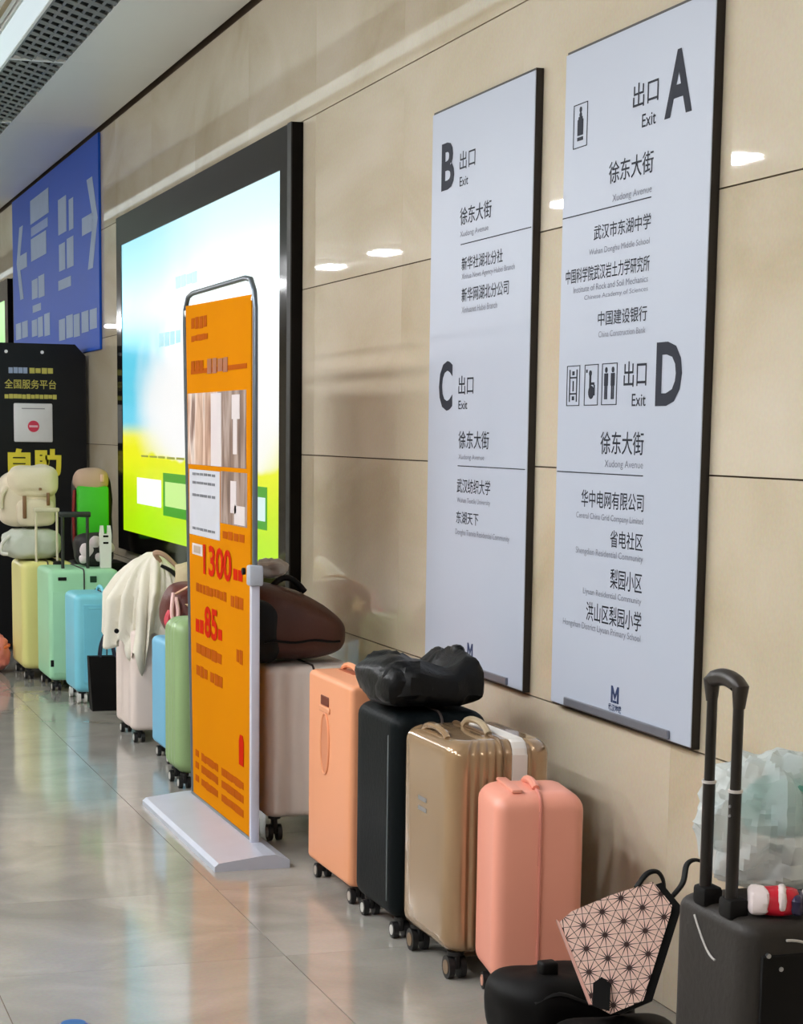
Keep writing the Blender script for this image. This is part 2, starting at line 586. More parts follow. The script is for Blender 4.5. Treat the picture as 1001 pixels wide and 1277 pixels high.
yb = 6.085
sB = sign_body(yb, 'large white exit sign headed B and C, behind the black bag on the dark suitcase')
sign_text(sB, yb, [
    ('B', 6.448, 6.32, 2.385, 2.543, 'L'), ('出口', 6.269, 6.122, 2.434, 2.495, 'C'), ('Exit', 6.266, 6.186, 2.381, 2.412, 'C'),
    ('徐东大街', 6.257, 5.967, 2.252, 2.310, 'C'), ('Xudong Avenue', 6.254, 5.992, 2.208, 2.232, 'e'), ('-', 6.246, 5.628, 2.187, 2.190, ''),
    ('新华社湖北分社', 6.234, 5.86, 2.101, 2.145, 'C'), ('Xinhua News Agency Hubei Branch', 6.232, 5.756, 2.066, 2.090, 'e'),
    ('新华网湖北分公司', 6.229, 5.803, 1.996, 2.043, 'C'), ('Xinhuanet Hubei Branch', 6.226, 5.901, 1.96, 1.981, 'e'),
    ('C', 6.44, 6.304, 1.635, 1.805, 'L'), ('出口', 6.244, 6.101, 1.688, 1.751, 'C'), ('Exit', 6.241, 6.156, 1.639, 1.668, 'C'),
    ('徐东大街', 6.235, 5.949, 1.506, 1.566, 'C'), ('Xudong Avenue', 6.232, 5.99, 1.465, 1.487, 'e'), ('-', 6.238, 5.636, 1.446, 1.449, ''),
    ('武汉纺织大学', 6.243, 5.929, 1.356, 1.405, 'C'), ('Wuhan Textile University', 6.24, 5.927, 1.318, 1.340, 'e'),
    ('东湖天下', 6.245, 6.032, 1.251, 1.294, 'C'), ('Donghu Tianxia Residential Community', 6.25, 5.753, 1.207, 1.233, 'e'),
    ('武汉地铁', 6.131, 6.044, 0.778, 0.799, 'l')])
metro_mark(sB, yb, 6.114, 6.063, 0.803, 0.851)

# ------------------------------------------------------------------ the big advertising light box
def screen_material():
    mt = bpy.data.materials.new('screen_picture')
    mt.use_nodes = True
    nt = mt.node_tree
    b = nt.nodes['Principled BSDF']
    tc = nt.nodes.new('ShaderNodeTexCoord')
    sep = nt.nodes.new('ShaderNodeSeparateXYZ')
    nt.links.new(tc.outputs['Object'], sep.inputs[0])

    def math_(op, a, b_=None, clamp=False):
        n = nt.nodes.new('ShaderNodeMath'); n.operation = op; n.use_clamp = clamp
        for i, x in enumerate((a, b_)):
            if x is None:
                continue
            if isinstance(x, (int, float)):
                n.inputs[i].default_value = x
            else:
                nt.links.new(x, n.inputs[i])
        return n.outputs[0]

    def smooth(v, a, c):
        n = nt.nodes.new('ShaderNodeMapRange'); n.interpolation_type = 'SMOOTHSTEP'
        n.inputs[1].default_value = a; n.inputs[2].default_value = c
        nt.links.new(v, n.inputs[0])
        return n.outputs[0]

    def mix(f, a, c):
        n = nt.nodes.new('ShaderNodeMix'); n.data_type = 'RGBA'
        if isinstance(f, (int, float)):
            n.inputs[0].default_value = f
        else:
            nt.links.new(f, n.inputs[0])
        for i, x in ((6, a), (7, c)):
            if isinstance(x, tuple):
                n.inputs[i].default_value = x
            else:
                nt.links.new(x, n.inputs[i])
        return n.outputs[2]
    y, z = sep.outputs[1], sep.outputs[2]
    nz = nt.nodes.new('ShaderNodeTexNoise'); nz.inputs['Scale'].default_value = 1.3
    nt.links.new(tc.outputs['Object'], nz.inputs['Vector'])
    wob = math_('MULTIPLY', math_('SUBTRACT', nz.outputs[0], 0.5), 0.9)
    yy = math_('ADD', y, wob); zz = math_('ADD', z, math_('MULTIPLY', wob, 0.35))
    sky = mix(smooth(yy, 9.6, 11.9), L3((222, 250, 255)), L3((96, 214, 242)))
    sky = mix(math_('MULTIPLY', smooth(zz, 2.2, 2.72), 0.35), sky, L3((206, 246, 255)))
    # bright white glow of the product picture in the middle
    dy = math_('DIVIDE', math_('SUBTRACT', yy, 9.9), 1.9)
    dz = math_('DIVIDE', math_('SUBTRACT', zz, 1.70), 0.50)
    rr = math_('ADD', math_('MULTIPLY', dy, dy), math_('MULTIPLY', dz, dz))
    field = mix(smooth(zz, 0.93, 1.55), L3((186, 240, 6)), L3((250, 246, 0)))
    low = mix(smooth(z, 1.50, 1.62), field, sky)
    pic = mix(smooth(rr, 0.35, 1.35), L3((255, 255, 255)), low)
    pic = mix(smooth(math_('ADD', zz, math_('MULTIPLY', wob, 0.1)), 1.36, 1.40), field, pic)
    nt.links.new(pic, b.inputs['Emission Color'])
    b.inputs['Emission Strength'].default_value = SCREEN_GAIN
    b.inputs['Base Color'].default_value = (0.01, 0.01, 0.01, 1)
    b.inputs['Roughness'].default_value = 0.25
    return mt


M_SCR = screen_material()
tv = thing('light_box', 'huge glowing advertising light box with blue, white and yellow-green picture on wall', 'light box', (0, 0, 0))
fr = MB()
fr.box(-0.05, -0.001, 8.30, 8.505, 0.80, 2.885).box(-0.05, -0.001, 12.30, 12.46, 0.80, 2.885)
fr.box(-0.05, -0.001, 8.505, 12.30, 2.705, 2.885).box(-0.05, -0.001, 8.505, 12.30, 0.80, 0.925)
fr.obj('frame', M_BLACK, tv, smooth=False)
MB().box(-0.056, -0.05, 8.30, 8.36, 0.80, 2.885).obj('edge_trim', pm('trim_black', (12, 10, 10), 0.5), tv, smooth=False)
MB().box(-0.046, -0.010, 8.505, 12.30, 0.925, 2.705).obj('screen', M_SCR, tv, smooth=False)
MSW = emit('screen_white', (255, 255, 255), SCREEN_GAIN * 1.05)
MSG = emit('screen_green', (62, 176, 16), SCREEN_GAIN * 0.8)
MSG2 = emit('screen_pale_green', (206, 246, 150), SCREEN_GAIN)
MST = emit('screen_teal', (150, 214, 222), SCREEN_GAIN)
MSP = emit('screen_pink', (255, 226, 222), SCREEN_GAIN)
plate(tv, 'printed_panel', 'wall', (11.84, 11.12, 1.11, 1.27), -0.0475, MSW)
plate(tv, 'printed_panel', 'wall', (11.06, 10.30, 1.07, 1.315), -0.0475, MSG)
plate(tv, 'printed_panel', 'wall', (11.00, 10.36, 1.125, 1.265), -0.049, MSG2)
plate(tv, 'printed_panel', 'wall', (9.15, 8.72, 1.10, 1.30), -0.0475, MSG)
plate(tv, 'printed_panel', 'wall', (9.10, 8.75, 1.14, 1.25), -0.049, emit('screen_pale_blue', (220, 246, 246), SCREEN_GAIN))
bars(tv, 'wall', (11.15, 10.55, 2.03, 2.12), -0.0475, MST, 4, 3)
bars(tv, 'wall', (10.7, 10.15, 2.33, 2.40), -0.0475, MST, 4, 4)
bars(tv, 'wall', (11.7, 10.45, 1.395, 1.41), -0.0475, emit('screen_olive', (170, 176, 60), SCREEN_GAIN * .8), 5, 5)

# second light box, cut by the left edge of the picture
tv2 = thing('light_box', 'second light box at the left picture edge, green and cyan, beyond blue sign', 'light box', (0, 9.45, 0))
f2 = MB()
f2.box(-0.05, -0.001, 8.30, 8.505, 0.80, 2.885).box(-0.05, -0.001, 12.30, 12.46, 0.80, 2.885)
f2.box(-0.05, -0.001, 8.505, 12.30, 2.705, 2.885).box(-0.05, -0.001, 8.505, 12.30, 0.80, 0.925)
f2.obj('frame', M_BLACK, tv2, smooth=False)
MB().box(-0.046, -0.010, 8.505, 12.30, 0.925, 2.3).obj('screen', emit('screen_cyan', (120, 222, 240), SCREEN_GAIN), tv2, smooth=False)
MB().box(-0.046, -0.010, 8.505, 12.30, 2.3, 2.705).obj('screen_top', emit('screen_lime', (150, 230, 120), SCREEN_GAIN), tv2, smooth=False)

# ------------------------------------------------------------------ blue direction sign
M_BLUE = pm('sign_blue', (30, 82, 190), 0.5, var=0.06, scale=1.2, spec=0.1)
M_PALE = pm('sign_pale', (158, 176, 204), 0.6, spec=0.1)
M_PALE2 = pm('sign_pale_blue', (92, 126, 190), 0.45)
bs = thing('direction_sign', 'tall blue direction sign with pale arrows and pictograms below the ceiling', 'sign', (0, 0, 0))
MB().rbox(-0.018, -0.001, 13.27, 17.6, 2.10, 3.53, 0.002, 1).obj('panel', M_BLUE, bs, smooth=False)


def wpoly(parent, name, pts, mat, x=-0.0185):
    MB().prism(pts, Vector((x, 0, 0)), Vector((0, 1, 0)), Vector((0, 0, 1)), Vector((-1, 0, 0)), 0, 0.0015).obj(name, mat, parent, smooth=False)


for yt, sg in ((13.30, 1), (17.34, -1)):
    ar = MB()
    for pts in ([(0, 2.98), (0.20, 3.27), (0.42, 3.27), (0.18, 2.98)], [(0, 2.98), (0.18, 2.98), (0.40, 2.66), (0.20, 2.66)], [(0.19, 2.91), (0.63, 2.91), (0.63, 3.03), (0.19, 3.03)]):
        ar.prism([(yt + sg * p[0], p[1]) for p in pts], Vector((-0.0185, 0, 0)), Vector((0, 1, 0)), Vector((0, 0, 1)), Vector((-1, 0, 0)), 0, 0.0015)
    ar.obj('arrow', M_PALE, bs, smooth=False)
for (a0, a1, z0, z1, mt) in [(16.47, 15.47, 3.23, 3.42, M_PALE), (16.44, 15.52, 3.13, 3.20, M_PALE2), (16.46, 15.62, 2.93, 3.11, M_PALE),
                             (15.0, 14.62, 3.01, 3.27, M_PALE), (14.5, 14.3, 3.0, 3.22, M_PALE)]:
    plate(bs, 'printed_block', 'wall', (a0, a1, z0, z1), -0.0198, mt)
for i, (a0, a1, z0, z1, n) in enumerate([(16.44, 15.69, 2.60, 2.80, 2), (14.98, 14.24, 2.72, 2.97, 2), (17.45, 16.67, 2.33, 2.48, 2), (16.47, 15.42, 2.29, 2.48, 3),
                                         (15.02, 13.30, 2.22, 2.41, 5), (16.41, 15.83, 2.50, 2.58, 1), (15.03, 14.33, 2.60, 2.68, 1)]):
    bars(bs, 'wall', (a0, a1, z0, z1), -0.0198, M_PALE, n, 20 + i)

# ------------------------------------------------------------------ dark self-service kiosk at the far left
M_KIOSK = pm('kiosk_black', (18, 19, 23), 0.35, var=0.15, spec=0.25)
M_YEL = pm('kiosk_yellow', (236, 222, 60), 0.5)
M_YEL2 = pm('kiosk_yellow_pale', (196, 190, 90), 0.5)
kk = thing('kiosk', 'tall black self-service kiosk with yellow lettering behind the left luggage pile', 'kiosk', (-0.40, 13.8, 0))
MB().prism([(-.375, 0), (.375, 0), (.375, 2.07), (.30, 2.15), (-.30, 2.15), (-.375, 2.07)], Vector((0, 0, 0)), Vector((1, 0, 0)), Vector((0, 0, 1)),
           Vector((0, 1, 0)), 0, 0.32).obj('body', M_KIOSK, kk, smooth=False)
lettering('自助', kk, 'front', (-0.18, 0.195, 1.22, 1.42), -0.004, M_YEL, 0.05)
lettering('全国服务平台', kk, 'front', (-0.195, 0.165, 1.835, 1.90), -0.004, M_YEL2, 0.008)
bars(kk, 'front', (-0.195, 0.17, 1.765, 1.80), -0.004, M_YEL2, 12, 8, fill=0.9)
bars(kk, 'front', (-0.165, -0.03, 1.94, 1.985), -0.004, M_PALE, 4, 9, fill=0.85)
bars(kk, 'front', (-0.02, 0.15, 1.94, 1.985), -0.004, M_YEL2, 4, 10, fill=0.85)
pn = MB().rbox(-0.135, 0.135, -0.02, -0.001, 1.465, 1.735, 0.009, 2).obj('payment_panel', pm('panel_white', (226, 228, 230), 0.4), kk)
MB().cyl((0, -0.021, 1.575), (0, -0.024, 1.575), 0.04, seg=24).obj('red_disc', pm('disc_red', (214, 52, 84), 0.4), pn)
MB().box(-0.03, 0.03, -0.0255, -0.0235, 1.568, 1.582).obj('disc_bar', pm('disc_pink', (240, 190, 200), 0.4), pn, smooth=False)
MB().box(-0.08, 0.08, -0.022, -0.019, 1.695, 1.702).obj('slot', pm('slot_grey', (150, 152, 156), 0.5), pn, smooth=False)
for xx in (-0.18, 0.07):
    MB().cyl((xx, -0.004, 2.09), (xx, 0.0, 2.09), 0.012, seg=10).obj('fixing_screw', M_METALW, kk)

# ------------------------------------------------------------------ suitcases
M_WHEEL = pm('wheel_black', (18, 17, 18), 0.5)
M_HUB = pm('wheel_hub', (196, 194, 188), 0.4)
M_ALU = pm('aluminium', (176, 178, 184), 0.3, metal=0.9)


def shell_rings(w, l, z0, z1, r, re, ribs_y=0, ribs_x=0, depth=0.006, z_in=None, nz=2):
    """horizontal sections of a rounded case; ribs run up the faces"""
    sec = []          # (x, y, nx, ny)
    hx, hy = w / 2, l / 2

    def side(p0, p1, nrm, ribs):
        n = ribs * 6 if ribs else 4
        for i in range(n):
            t = (i + 0.5) / n
            d = 0.0
            if ribs:
                d = depth * (0.5 - 0.5 * math.cos(2 * math.pi * t * ribs)) ** 2
            sec.append((p0[0] + (p1[0] - p0[0]) * t - nrm[0] * d, p0[1] + (p1[1] - p0[1]) * t - nrm[1] * d))

    def corner(cx, cy, a0):
        for i in range(7):
            a = math.radians(a0 + 90 * i / 6)
            sec.append((cx + r * math.cos(a), cy + r * math.sin(a)))
    side((-hx + r, -hy), (hx - r, -hy), (0, -1), ribs_y)
    corner(hx - r, -hy + r, -90)
    side((hx, -hy + r), (hx, hy - r), (1, 0), ribs_x)
    corner(hx - r, hy - r, 0)
    side((hx - r, hy), (-hx + r, hy), (0, 1), ribs_y)
    corner(-hx + r, hy - r, 90)
    side((-hx, hy - r), (-hx, -hy + r), (-1, 0), ribs_x)
    corner(-hx + r, -hy + r, 180)
    lv = []
    N = 6
    for i in range(N + 1):
        t = math.pi / 2 * i / N
        lv.append((z0 + re * (1 - math.sin(t)) if False else z0 + re * (1 - math.cos(math.pi / 2 - t)) if False else z0 + re - re * math.cos(t), re - re * math.sin(t)))
    for i in range(N + 1):
        t = math.pi / 2 * i / N
        lv.append((z1 - re + re * math.sin(t), re - re * math.cos(t)))
    rings = []
    for z, ins in lv:
        kx = (hx - ins) / hx; ky = (hy - ins) / hy
        rings.append([(x * kx, y * ky, z) for x, y in sec])
    return rings


def caster(parent, x, y, R, mat_wheel, mat_hub, housing_mat, ztop, swing=0.3, name='caster'):
    h = MB().cyl((x, y, ztop), (x, y, ztop - 0.012), R * 0.75, seg=12)
    h.rbox(x - 0.008, x + 0.008, y - R * 0.6, y + R * 0.9, R * 0.9, ztop - 0.008, 0.003, 1)
    ho = h.obj('caster', housing_mat, parent)
    for sgn in (-1, 1):
        a = x + sgn * 0.0095
        b = x + sgn * 0.0265
        wo = MB().cyl((a, y + 0.006, R), (b, y + 0.006, R), R, seg=18).obj('wheel', mat_wheel, ho)
        MB_hub = MB().cyl((b, y + 0.006, R), (b + sgn * 0.002, y + 0.006, R), R * 0.62, seg=14)
        hu = MB_hub.obj('wheel_hub', mat_hub, ho)


def suitcase(label, c, dim, yaw, mat, r=0.04, re=0.04, ribs_y=0, ribs_x=0, zb=0.065, R=0.026, seam=True, seam_mat=None,
             hub=None, wheel=None, top_handle=True, side_handle=True, handle_mat=None, group='suitcases lined up along the wall', depth=0.006, inset=None):
    w, l, h = dim
    s = thing('suitcase', label, 'suitcase', (c[0], c[1], 0), yaw, group)
    MB().loft(shell_rings(w, l, zb, h, r, re, ribs_y, ribs_x, depth)).obj('shell', mat, s, ang=50)
    hm = handle_mat or mat
    if seam:
        # zip or frame band running round the case in the middle of its narrow sides
        e = 0.002
        sm = seam_mat or pm('zip_dark', (60, 50, 48), 0.6)
        hy, zz0, zz1 = l / 2 + e, zb - e, h + e
        path = []
        for (cy, cz, a0) in ((hy - re, zz1 - re, 0), (-hy + re, zz1 - re, 90), (-hy + re, zz0 + re, 180), (hy - re, zz0 + re, 270)):
            for i in range(7):
                a = math.radians(a0 + 15 * i)
                path.append((0, cy + re * math.cos(a), cz + re * math.sin(a)))
        MB().tube(path, 0.0045, 6, closed=True).obj('zip_band', sm, s)
    if top_handle:
        n = 9
        L = min(0.20, l * 0.5)
        arch = 0.012 if l < 0.3 else 0.026
        pts = []
        for i in range(n):
            t = i / (n - 1)
            pts.append((0, -L / 2 + L * t, h + 0.004 + arch * math.sin(math.pi * t) ** 0.5))
        MB().tube(pts, [0.011] + [0.010] * (n - 2) + [0.011], 8, flat=1.0).obj('top_handle', hm, s)
    if side_handle:
        zc = (zb + h) / 2 + 0.03
        pts = [(0.0, -l / 2 - 0.002 - 0.022 * math.sin(math.pi * i / 8) ** 0.5, zc - 0.09 + 0.18 * i / 8) for i in range(9)]
    for sx in (-1, 1):
        for sy in (-1, 1):
            caster(s, sx * (w / 2 - 0.045), sy * (l / 2 - 0.05), R, wheel or M_WHEEL, hub or M_HUB, M_WHEEL, zb + 0.004)
    return s


# 1 small pink case
M_PINK = pm('case_pink', (238, 160, 138), 0.38, var=0.03, scale=4)
M_PINKD = pm('case_pink_dark', (206, 128, 112), 0.45)
c1 = suitcase('small salmon-pink suitcase, nearest full case, right of the gold one', (-0.33, 4.822), (0.25, 0.255, 0.598), -9, M_PINK, r=0.035, re=0.05,
              seam_mat=M_PINKD, handle_mat=M_PINK, hub=pm('hub_pink', (206, 150, 130), 0.4))
for (z0, z1) in ((0.40, 0.55), (0.09, 0.19)):
    MB().rbox(-0.006, 0.004, -0.1305, -0.1275, z0, z1, 0.0012, 1).obj('seam_groove', M_PINKD, c1)
MB().rbox(-0.075, -0.045, -0.10, 0.10, 0.596, 0.606, 0.004, 2).obj('handle_rail', M_PINK, c1)

# 2 glossy gold ribbed case
M_GOLD = pm('case_gold', (168, 138, 104), 0.16, metal=0.35, var=0.06, scale=3, coat=0.6)
M_GOLDD = pm('case_gold_dark', (112, 88, 62), 0.35, metal=0.3)
c2 = suitcase('glossy gold ribbed suitcase with pale strap over the top', (-0.345, 5.205), (0.315, 0.42, 0.695), 0, M_GOLD, r=0.05, re=0.045, ribs_y=8,
              seam_mat=M_GOLDD, handle_mat=pm('handle_taupe', (168, 150, 122), 0.4), hub=pm('hub_brown', (120, 98, 74), 0.4), R=0.034, zb=0.078, depth=0.007)
MB().rbox(0.03, 0.075, -0.175, 0.175, 0.6935, 0.697, 0.001, 1).box(0.03, 0.075, -0.2155, -0.2095, 0.30, 0.655).tube([(0.0525, -0.175, 0.695), (0.0525, -0.195, 0.688), (0.0525, -0.207, 0.672), (0.0525, -0.2125, 0.65)], 0.0225, 8, flat=0.12).obj('luggage_strap', pm('strap_pale', (224, 218, 210), 0.6), c2, smooth=False)
MB().tube([(-0.125, -0.10 + 0.2 * i / 8, 0.690 + 0.022 * math.sin(math.pi * i / 8) ** .5) for i in range(9)], 0.010, 8).obj('side_grip', M_GOLD, c2)
for z in (0.46, 0.49):
    MB().box(-0.1595, -0.1575, -0.02, 0.05, z, z + 0.012).obj('badge', M_ALU, c2, smooth=False)
MB().rbox(-0.1, 0.1, -0.15, 0.15, 0.058, 0.08, 0.004, 1).obj('base_plate', M_GOLDD, c2)

# 3 dark slate case
M_SLATE = pm('case_slate', (13, 18, 20), 0.5, spec=0.08, var=0.1, scale=5, bump=0.1)
c3 = suitcase('dark slate suitcase under the black bag, between peach and gold cases', (-0.355, 5.665), (0.31, 0.40, 0.708), 0, M_SLATE, r=0.045, re=0.045, ribs_y=5, depth=0.004, top_handle=False)
MB().rbox(-0.158, -0.152, -0.15, -0.145, 0.12, 0.64, 0.001, 1).obj('edge_piping', pm('piping_grey', (96, 104, 106), 0.5), c3)

# 4 large peach case
M_PEACH = pm('case_peach', (232, 158, 116), 0.42, var=0.03, scale=4)
M_PEACHD = pm('case_peach_dark', (168, 92, 62), 0.5)
c4 = suitcase('large peach suitcase with recessed grip, left of the dark slate case', (-0.345, 6.175), (0.32, 0.50, 0.738), 0, M_PEACH, r=0.02, re=0.02, seam_mat=M_PEACHD,
              handle_mat=M_PEACH, top_handle=False, hub=pm('hub_grey', (170, 160, 150), 0.4))
MB().tube([(-0.045, 0.02 + 0.19 * i / 8, 0.738 + 0.022 * math.sin(math.pi * i / 8) ** .5) for i in range(9)], 0.010, 8).obj('top_handle', M_PEACH, c4)
MB().rbox(-0.065, -0.025, 0.03, 0.20, 0.7365, 0.7395, 0.001, 1).obj('handle_recess', M_PEACHD, c4)
pts = [(math.cos(t) * 0.045, math.sin(t) * 0.10) for t in [2 * math.pi * i / 20 for i in range(20)]]
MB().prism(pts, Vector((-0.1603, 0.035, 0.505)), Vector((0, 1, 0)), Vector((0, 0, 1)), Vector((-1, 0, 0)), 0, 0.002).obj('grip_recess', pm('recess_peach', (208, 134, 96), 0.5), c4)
MB().tube([(-0.162, 0.035 + p[0] * 1.05, 0.505 + p[1] * 1.05) for p in pts], 0.004, 6, closed=True).obj('grip_rim', M_PEACH, c4)
MB().rbox(-0.1635, -0.159, -0.005, 0.085, 0.635, 0.668, 0.002, 1).obj('latch_slot', pm('latch_brown', (112, 48, 26), 0.5), c4)
MB().rbox(-0.166, -0.159, -0.02, 0.10, 0.612, 0.632, 0.003, 1).obj('latch', M_PEACH, c4)
MB().rbox(-0.12, 0.12, -0.19, 0.19, 0.045, 0.068, 0.004, 1).obj('base_plate', M_PEACHD, c4)

# 5 grey-beige case behind the banner
M_TAUPE = pm('case_taupe', (230, 219, 211), 0.5, var=0.04, scale=5)
c5 = suitcase('tall taupe-grey suitcase behind the orange banner, brown bag on top', (-0.325, 7.20), (0.37, 0.46, 0.675), 0, M_TAUPE, r=0.04, re=0.03, top_handle=False, ribs_y=4, depth=0.006, zb=0.095, R=0.032)

# 6 sage green case, 7 sky blue case, 8 white case behind the banner's left edge
M_SAGE = pm('case_sage', (140, 168, 116), 0.4, var=0.05, scale=4)
c6 = suitcase('sage green suitcase half hidden by the left edge of the orange banner', (-0.45, 8.27), (0.31, 0.28, 0.745), 0, M_SAGE, r=0.05, re=0.06, ribs_x=3, depth=0.006)
M_SKY = pm('case_sky', (112, 184, 220), 0.4, var=0.04, scale=4)
c7 = suitcase('narrow sky-blue suitcase between the white and sage green cases', (-0.36, 8.93), (0.32, 0.34, 0.585), 0, M_SKY, r=0.03, re=0.03, top_handle=False)
M_IVORY = pm('case_ivory', (228, 212, 204), 0.45, var=0.03, scale=4)
c8 = suitcase('ivory white suitcase under the draped cream jacket', (-0.40, 9.655), (0.30, 0.45, 0.575), 0, M_IVORY, r=0.03, re=0.025, top_handle=False, ribs_x=2, depth=0.008,
              seam_mat=pm('zip_grey', (150, 142, 138), 0.5))

# 9 light blue case with pale frame, 10 mint case, 11 yellow case, 12 black case
M_LB = pm('case_light_blue', (124, 204, 226), 0.4, var=0.04, scale=4)
M_PALEM = pm('case_pale_frame', (206, 226, 220), 0.45)
c9 = suitcase('light blue suitcase with white wheels, in front of the mint case', (-0.41, 11.10), (0.36, 0.38, 0.628), 0, M_LB, r=0.035, re=0.035,
              wheel=pm('wheel_white', (220, 220, 214), 0.4), R=0.03)
MB().rbox(-0.13, 0.13, -0.1935, -0.189, 0.12, 0.57, 0.0015, 1).obj('front_panel', pm('case_light_blue_2', (116, 198, 224), 0.4), c9)
MB().rbox(-0.1, 0.1, -0.1965, -0.193, 0.545, 0.552, 0.001, 1).obj('panel_rim', M_LB, c9)
M_MINT = pm('case_mint', (164, 218, 178), 0.4, var=0.04, scale=4)
c10 = suitcase('large mint green suitcase with dark corner fittings and raised black handle', (-0.44, 11.73), (0.42, 0.50, 0.728), 0, M_MINT, r=0.03, re=0.03, top_handle=False)
MB().rbox(-0.155, -0.105, -0.2545, -0.249, 0.665, 0.685, 0.002, 1).obj('brand_badge', M_BLACKM, c10)
MB().rbox(0.035, 0.075, -0.2545, -0.249, 0.652, 0.690, 0.002, 1).obj('corner_fitting', pm('fitting_green', (20, 60, 36), 0.4), c10)
MB().rbox(-0.205, -0.185, -0.2545, -0.249, 0.15, 0.19, 0.002, 1).obj('corner_fitting', M_BLACKM, c10)
MB().rbox(-0.19, 0.17, -0.253, -0.2495, 0.11, 0.60, 0.0015, 1).obj('front_panel', pm('case_mint_2', (170, 222, 184), 0.42), c10)
hd = MB().tube([(-0.105, -0.12, 0.725), (-0.105, -0.12, 1.045)], 0.010, 8).tube([(0.045, -0.12, 0.725), (0.045, -0.12, 1.045)], 0.010, 8)
hd.rbox(-0.125, 0.065, -0.135, -0.105, 1.035, 1.068, 0.008, 2)
hd.obj('telescopic_handle', pm('handle_dark', (34, 40, 36), 0.4), c10)
M_YC = pm('case_yellow', (226, 218, 140), 0.42, var=0.04, scale=4)
c11 = suitcase('pale yellow suitcase with black band under the grey-white pouch', (-0.565, 12.32), (0.33, 0.50, 0.735), 0, M_YC, r=0.04, re=0.04, top_handle=False)
MB().rbox(0.03, 0.10, -0.256, 0.256, 0.10, 0.741, 0.02, 2).obj('elastic_band', M_BLACKM, c11)
hd = MB().tube([(-0.065, -0.205, 0.73), (-0.065, -0.205, 1.05)], 0.008, 8).tube([(0.065, -0.205, 0.73), (0.065, -0.205, 1.05)], 0.008, 8)
hd.rbox(-0.08, 0.08, -0.220, -0.190, 1.045, 1.072, 0.008, 2)
hd.obj('telescopic_handle', pm('handle_pale', (214, 204, 178), 0.4), c11)
c12 = suitcase('black suitcase hidden behind the mint one, carrying the green-backed backpack', (-0.20, 12.36), (0.34, 0.44, 0.72), 0, M_BLACKM, r=0.03, re=0.03, top_handle=False)

# 13 dark trolley case at the lower right with its handle pulled out
M_TROL = pm('case_charcoal', (46, 42, 39), 0.55, spec=0.3, var=0.12, scale=6, bump=0.15)
c13 = suitcase('charcoal trolley suitcase, long black handle pulled out, lower right corner', (-0.265, 3.56), (0.36, 0.33, 0.565), 0, M_TROL, r=0.045, re=0.03, ribs_y=0,
               top_handle=False, seam=False)
x = -0.160
for yy, n in ((0.055, 0), (-0.060, 1)):
    MB().rbox(x - 0.018, x + 0.030, yy - 0.028, yy + 0.028, 0.555, 0.600, 0.010, 2).obj('handle_socket', M_BLACKM, c13)
    st = MB().tube([(x, yy, 0.56), (x, yy, 0.825)], 0.0135, 12).tube([(x, yy, 0.825), (x, yy, 1.035)], 0.0115, 12).obj('handle_tube', pm('tube_black', (22, 16, 14), 0.3), c13)
    MB().cyl((x, yy, 0.823), (x, yy, 0.829), 0.0155, seg=14).obj('tube_collar', pm('collar_pale', (206, 200, 196), 0.35), st)
    if n == 1:
        for zz in (0.775, 0.795):
            MB().cyl((x - 0.0125, yy - 0.004, zz), (x - 0.0155, yy - 0.005, zz), 0.003, seg=8).obj('rivet', M_ALU, st)
n = 11
gp = []
for i in range(n):
    t = i / (n - 1)
    gp.append((x, 0.060 - 0.125 * t, 1.045 + 0.012 * math.sin(math.pi * t)))
MB().tube([(x, 0.057, 1.0)] + gp + [(x, -0.062, 1.0)], [0.0125, 0.018] + [0.0185] * (n - 2) + [0.018, 0.0125], 12).obj('handle_grip', pm('grip_black', (34, 26, 20), 0.45), c13)
arc = [(-0.1815, 0.06 - 0.10 * i / 8, 0.535 - 0.075 * math.sin(math.pi * i / 16)) for i in range(9)]
MB().tube(arc, 0.0025, 6).obj('highlight_arc', pm('highlight_silver', (190, 186, 182), 0.4), c13)  # pale tube stands in for an arc-shaped highlight on the shell
MB().tube([(-0.09 + 0.10 * i / 8, -0.172, 0.53 - 0.04 * (i / 8) ** 2) for i in range(9)], 0.003, 6).obj('highlight_arc', pm('highlight_silver', (190, 186, 182), 0.4), c13)  # second highlight drawn as a pale tube, on the near face
for (xx, zz) in ((-0.13, 0.50), (-0.10, 0.47), (-0.04, 0.49), (-0.04, 0.46)):
    MB().cyl((xx, -0.165, zz), (xx, -0.1735, zz), 0.005, seg=10).obj('rivet', M_ALU, c13)
MB().rbox(-0.145, 0.165, -0.171, -0.163, 0.09, 0.50, 0.003, 1).obj('front_pocket_or_shade', M_BLACKM, c13)  # black panel puts the near face's shade into the colour

# ------------------------------------------------------------------ orange banner stand
M_ORANGE = pm('banner_orange', (204, 126, 0), 0.9, var=0.03, scale=3, spec=0.03)
M_OR2 = pm('banner_print_brown', (170, 80, 0), 0.8, spec=0.05)
M_RED = pm('banner_print_red', (190, 32, 0), 0.8, spec=0.05)
M_STEEL = pm('stand_steel', (110, 120, 130), 0.3, metal=0.7)
M_BASE = pm('stand_base', (186, 192, 206), 0.3, metal=0.15)
BX = -0.605
bn = thing('banner_stand', 'orange advertising banner on a grey metal floor stand', 'banner', (BX, 0, 0))
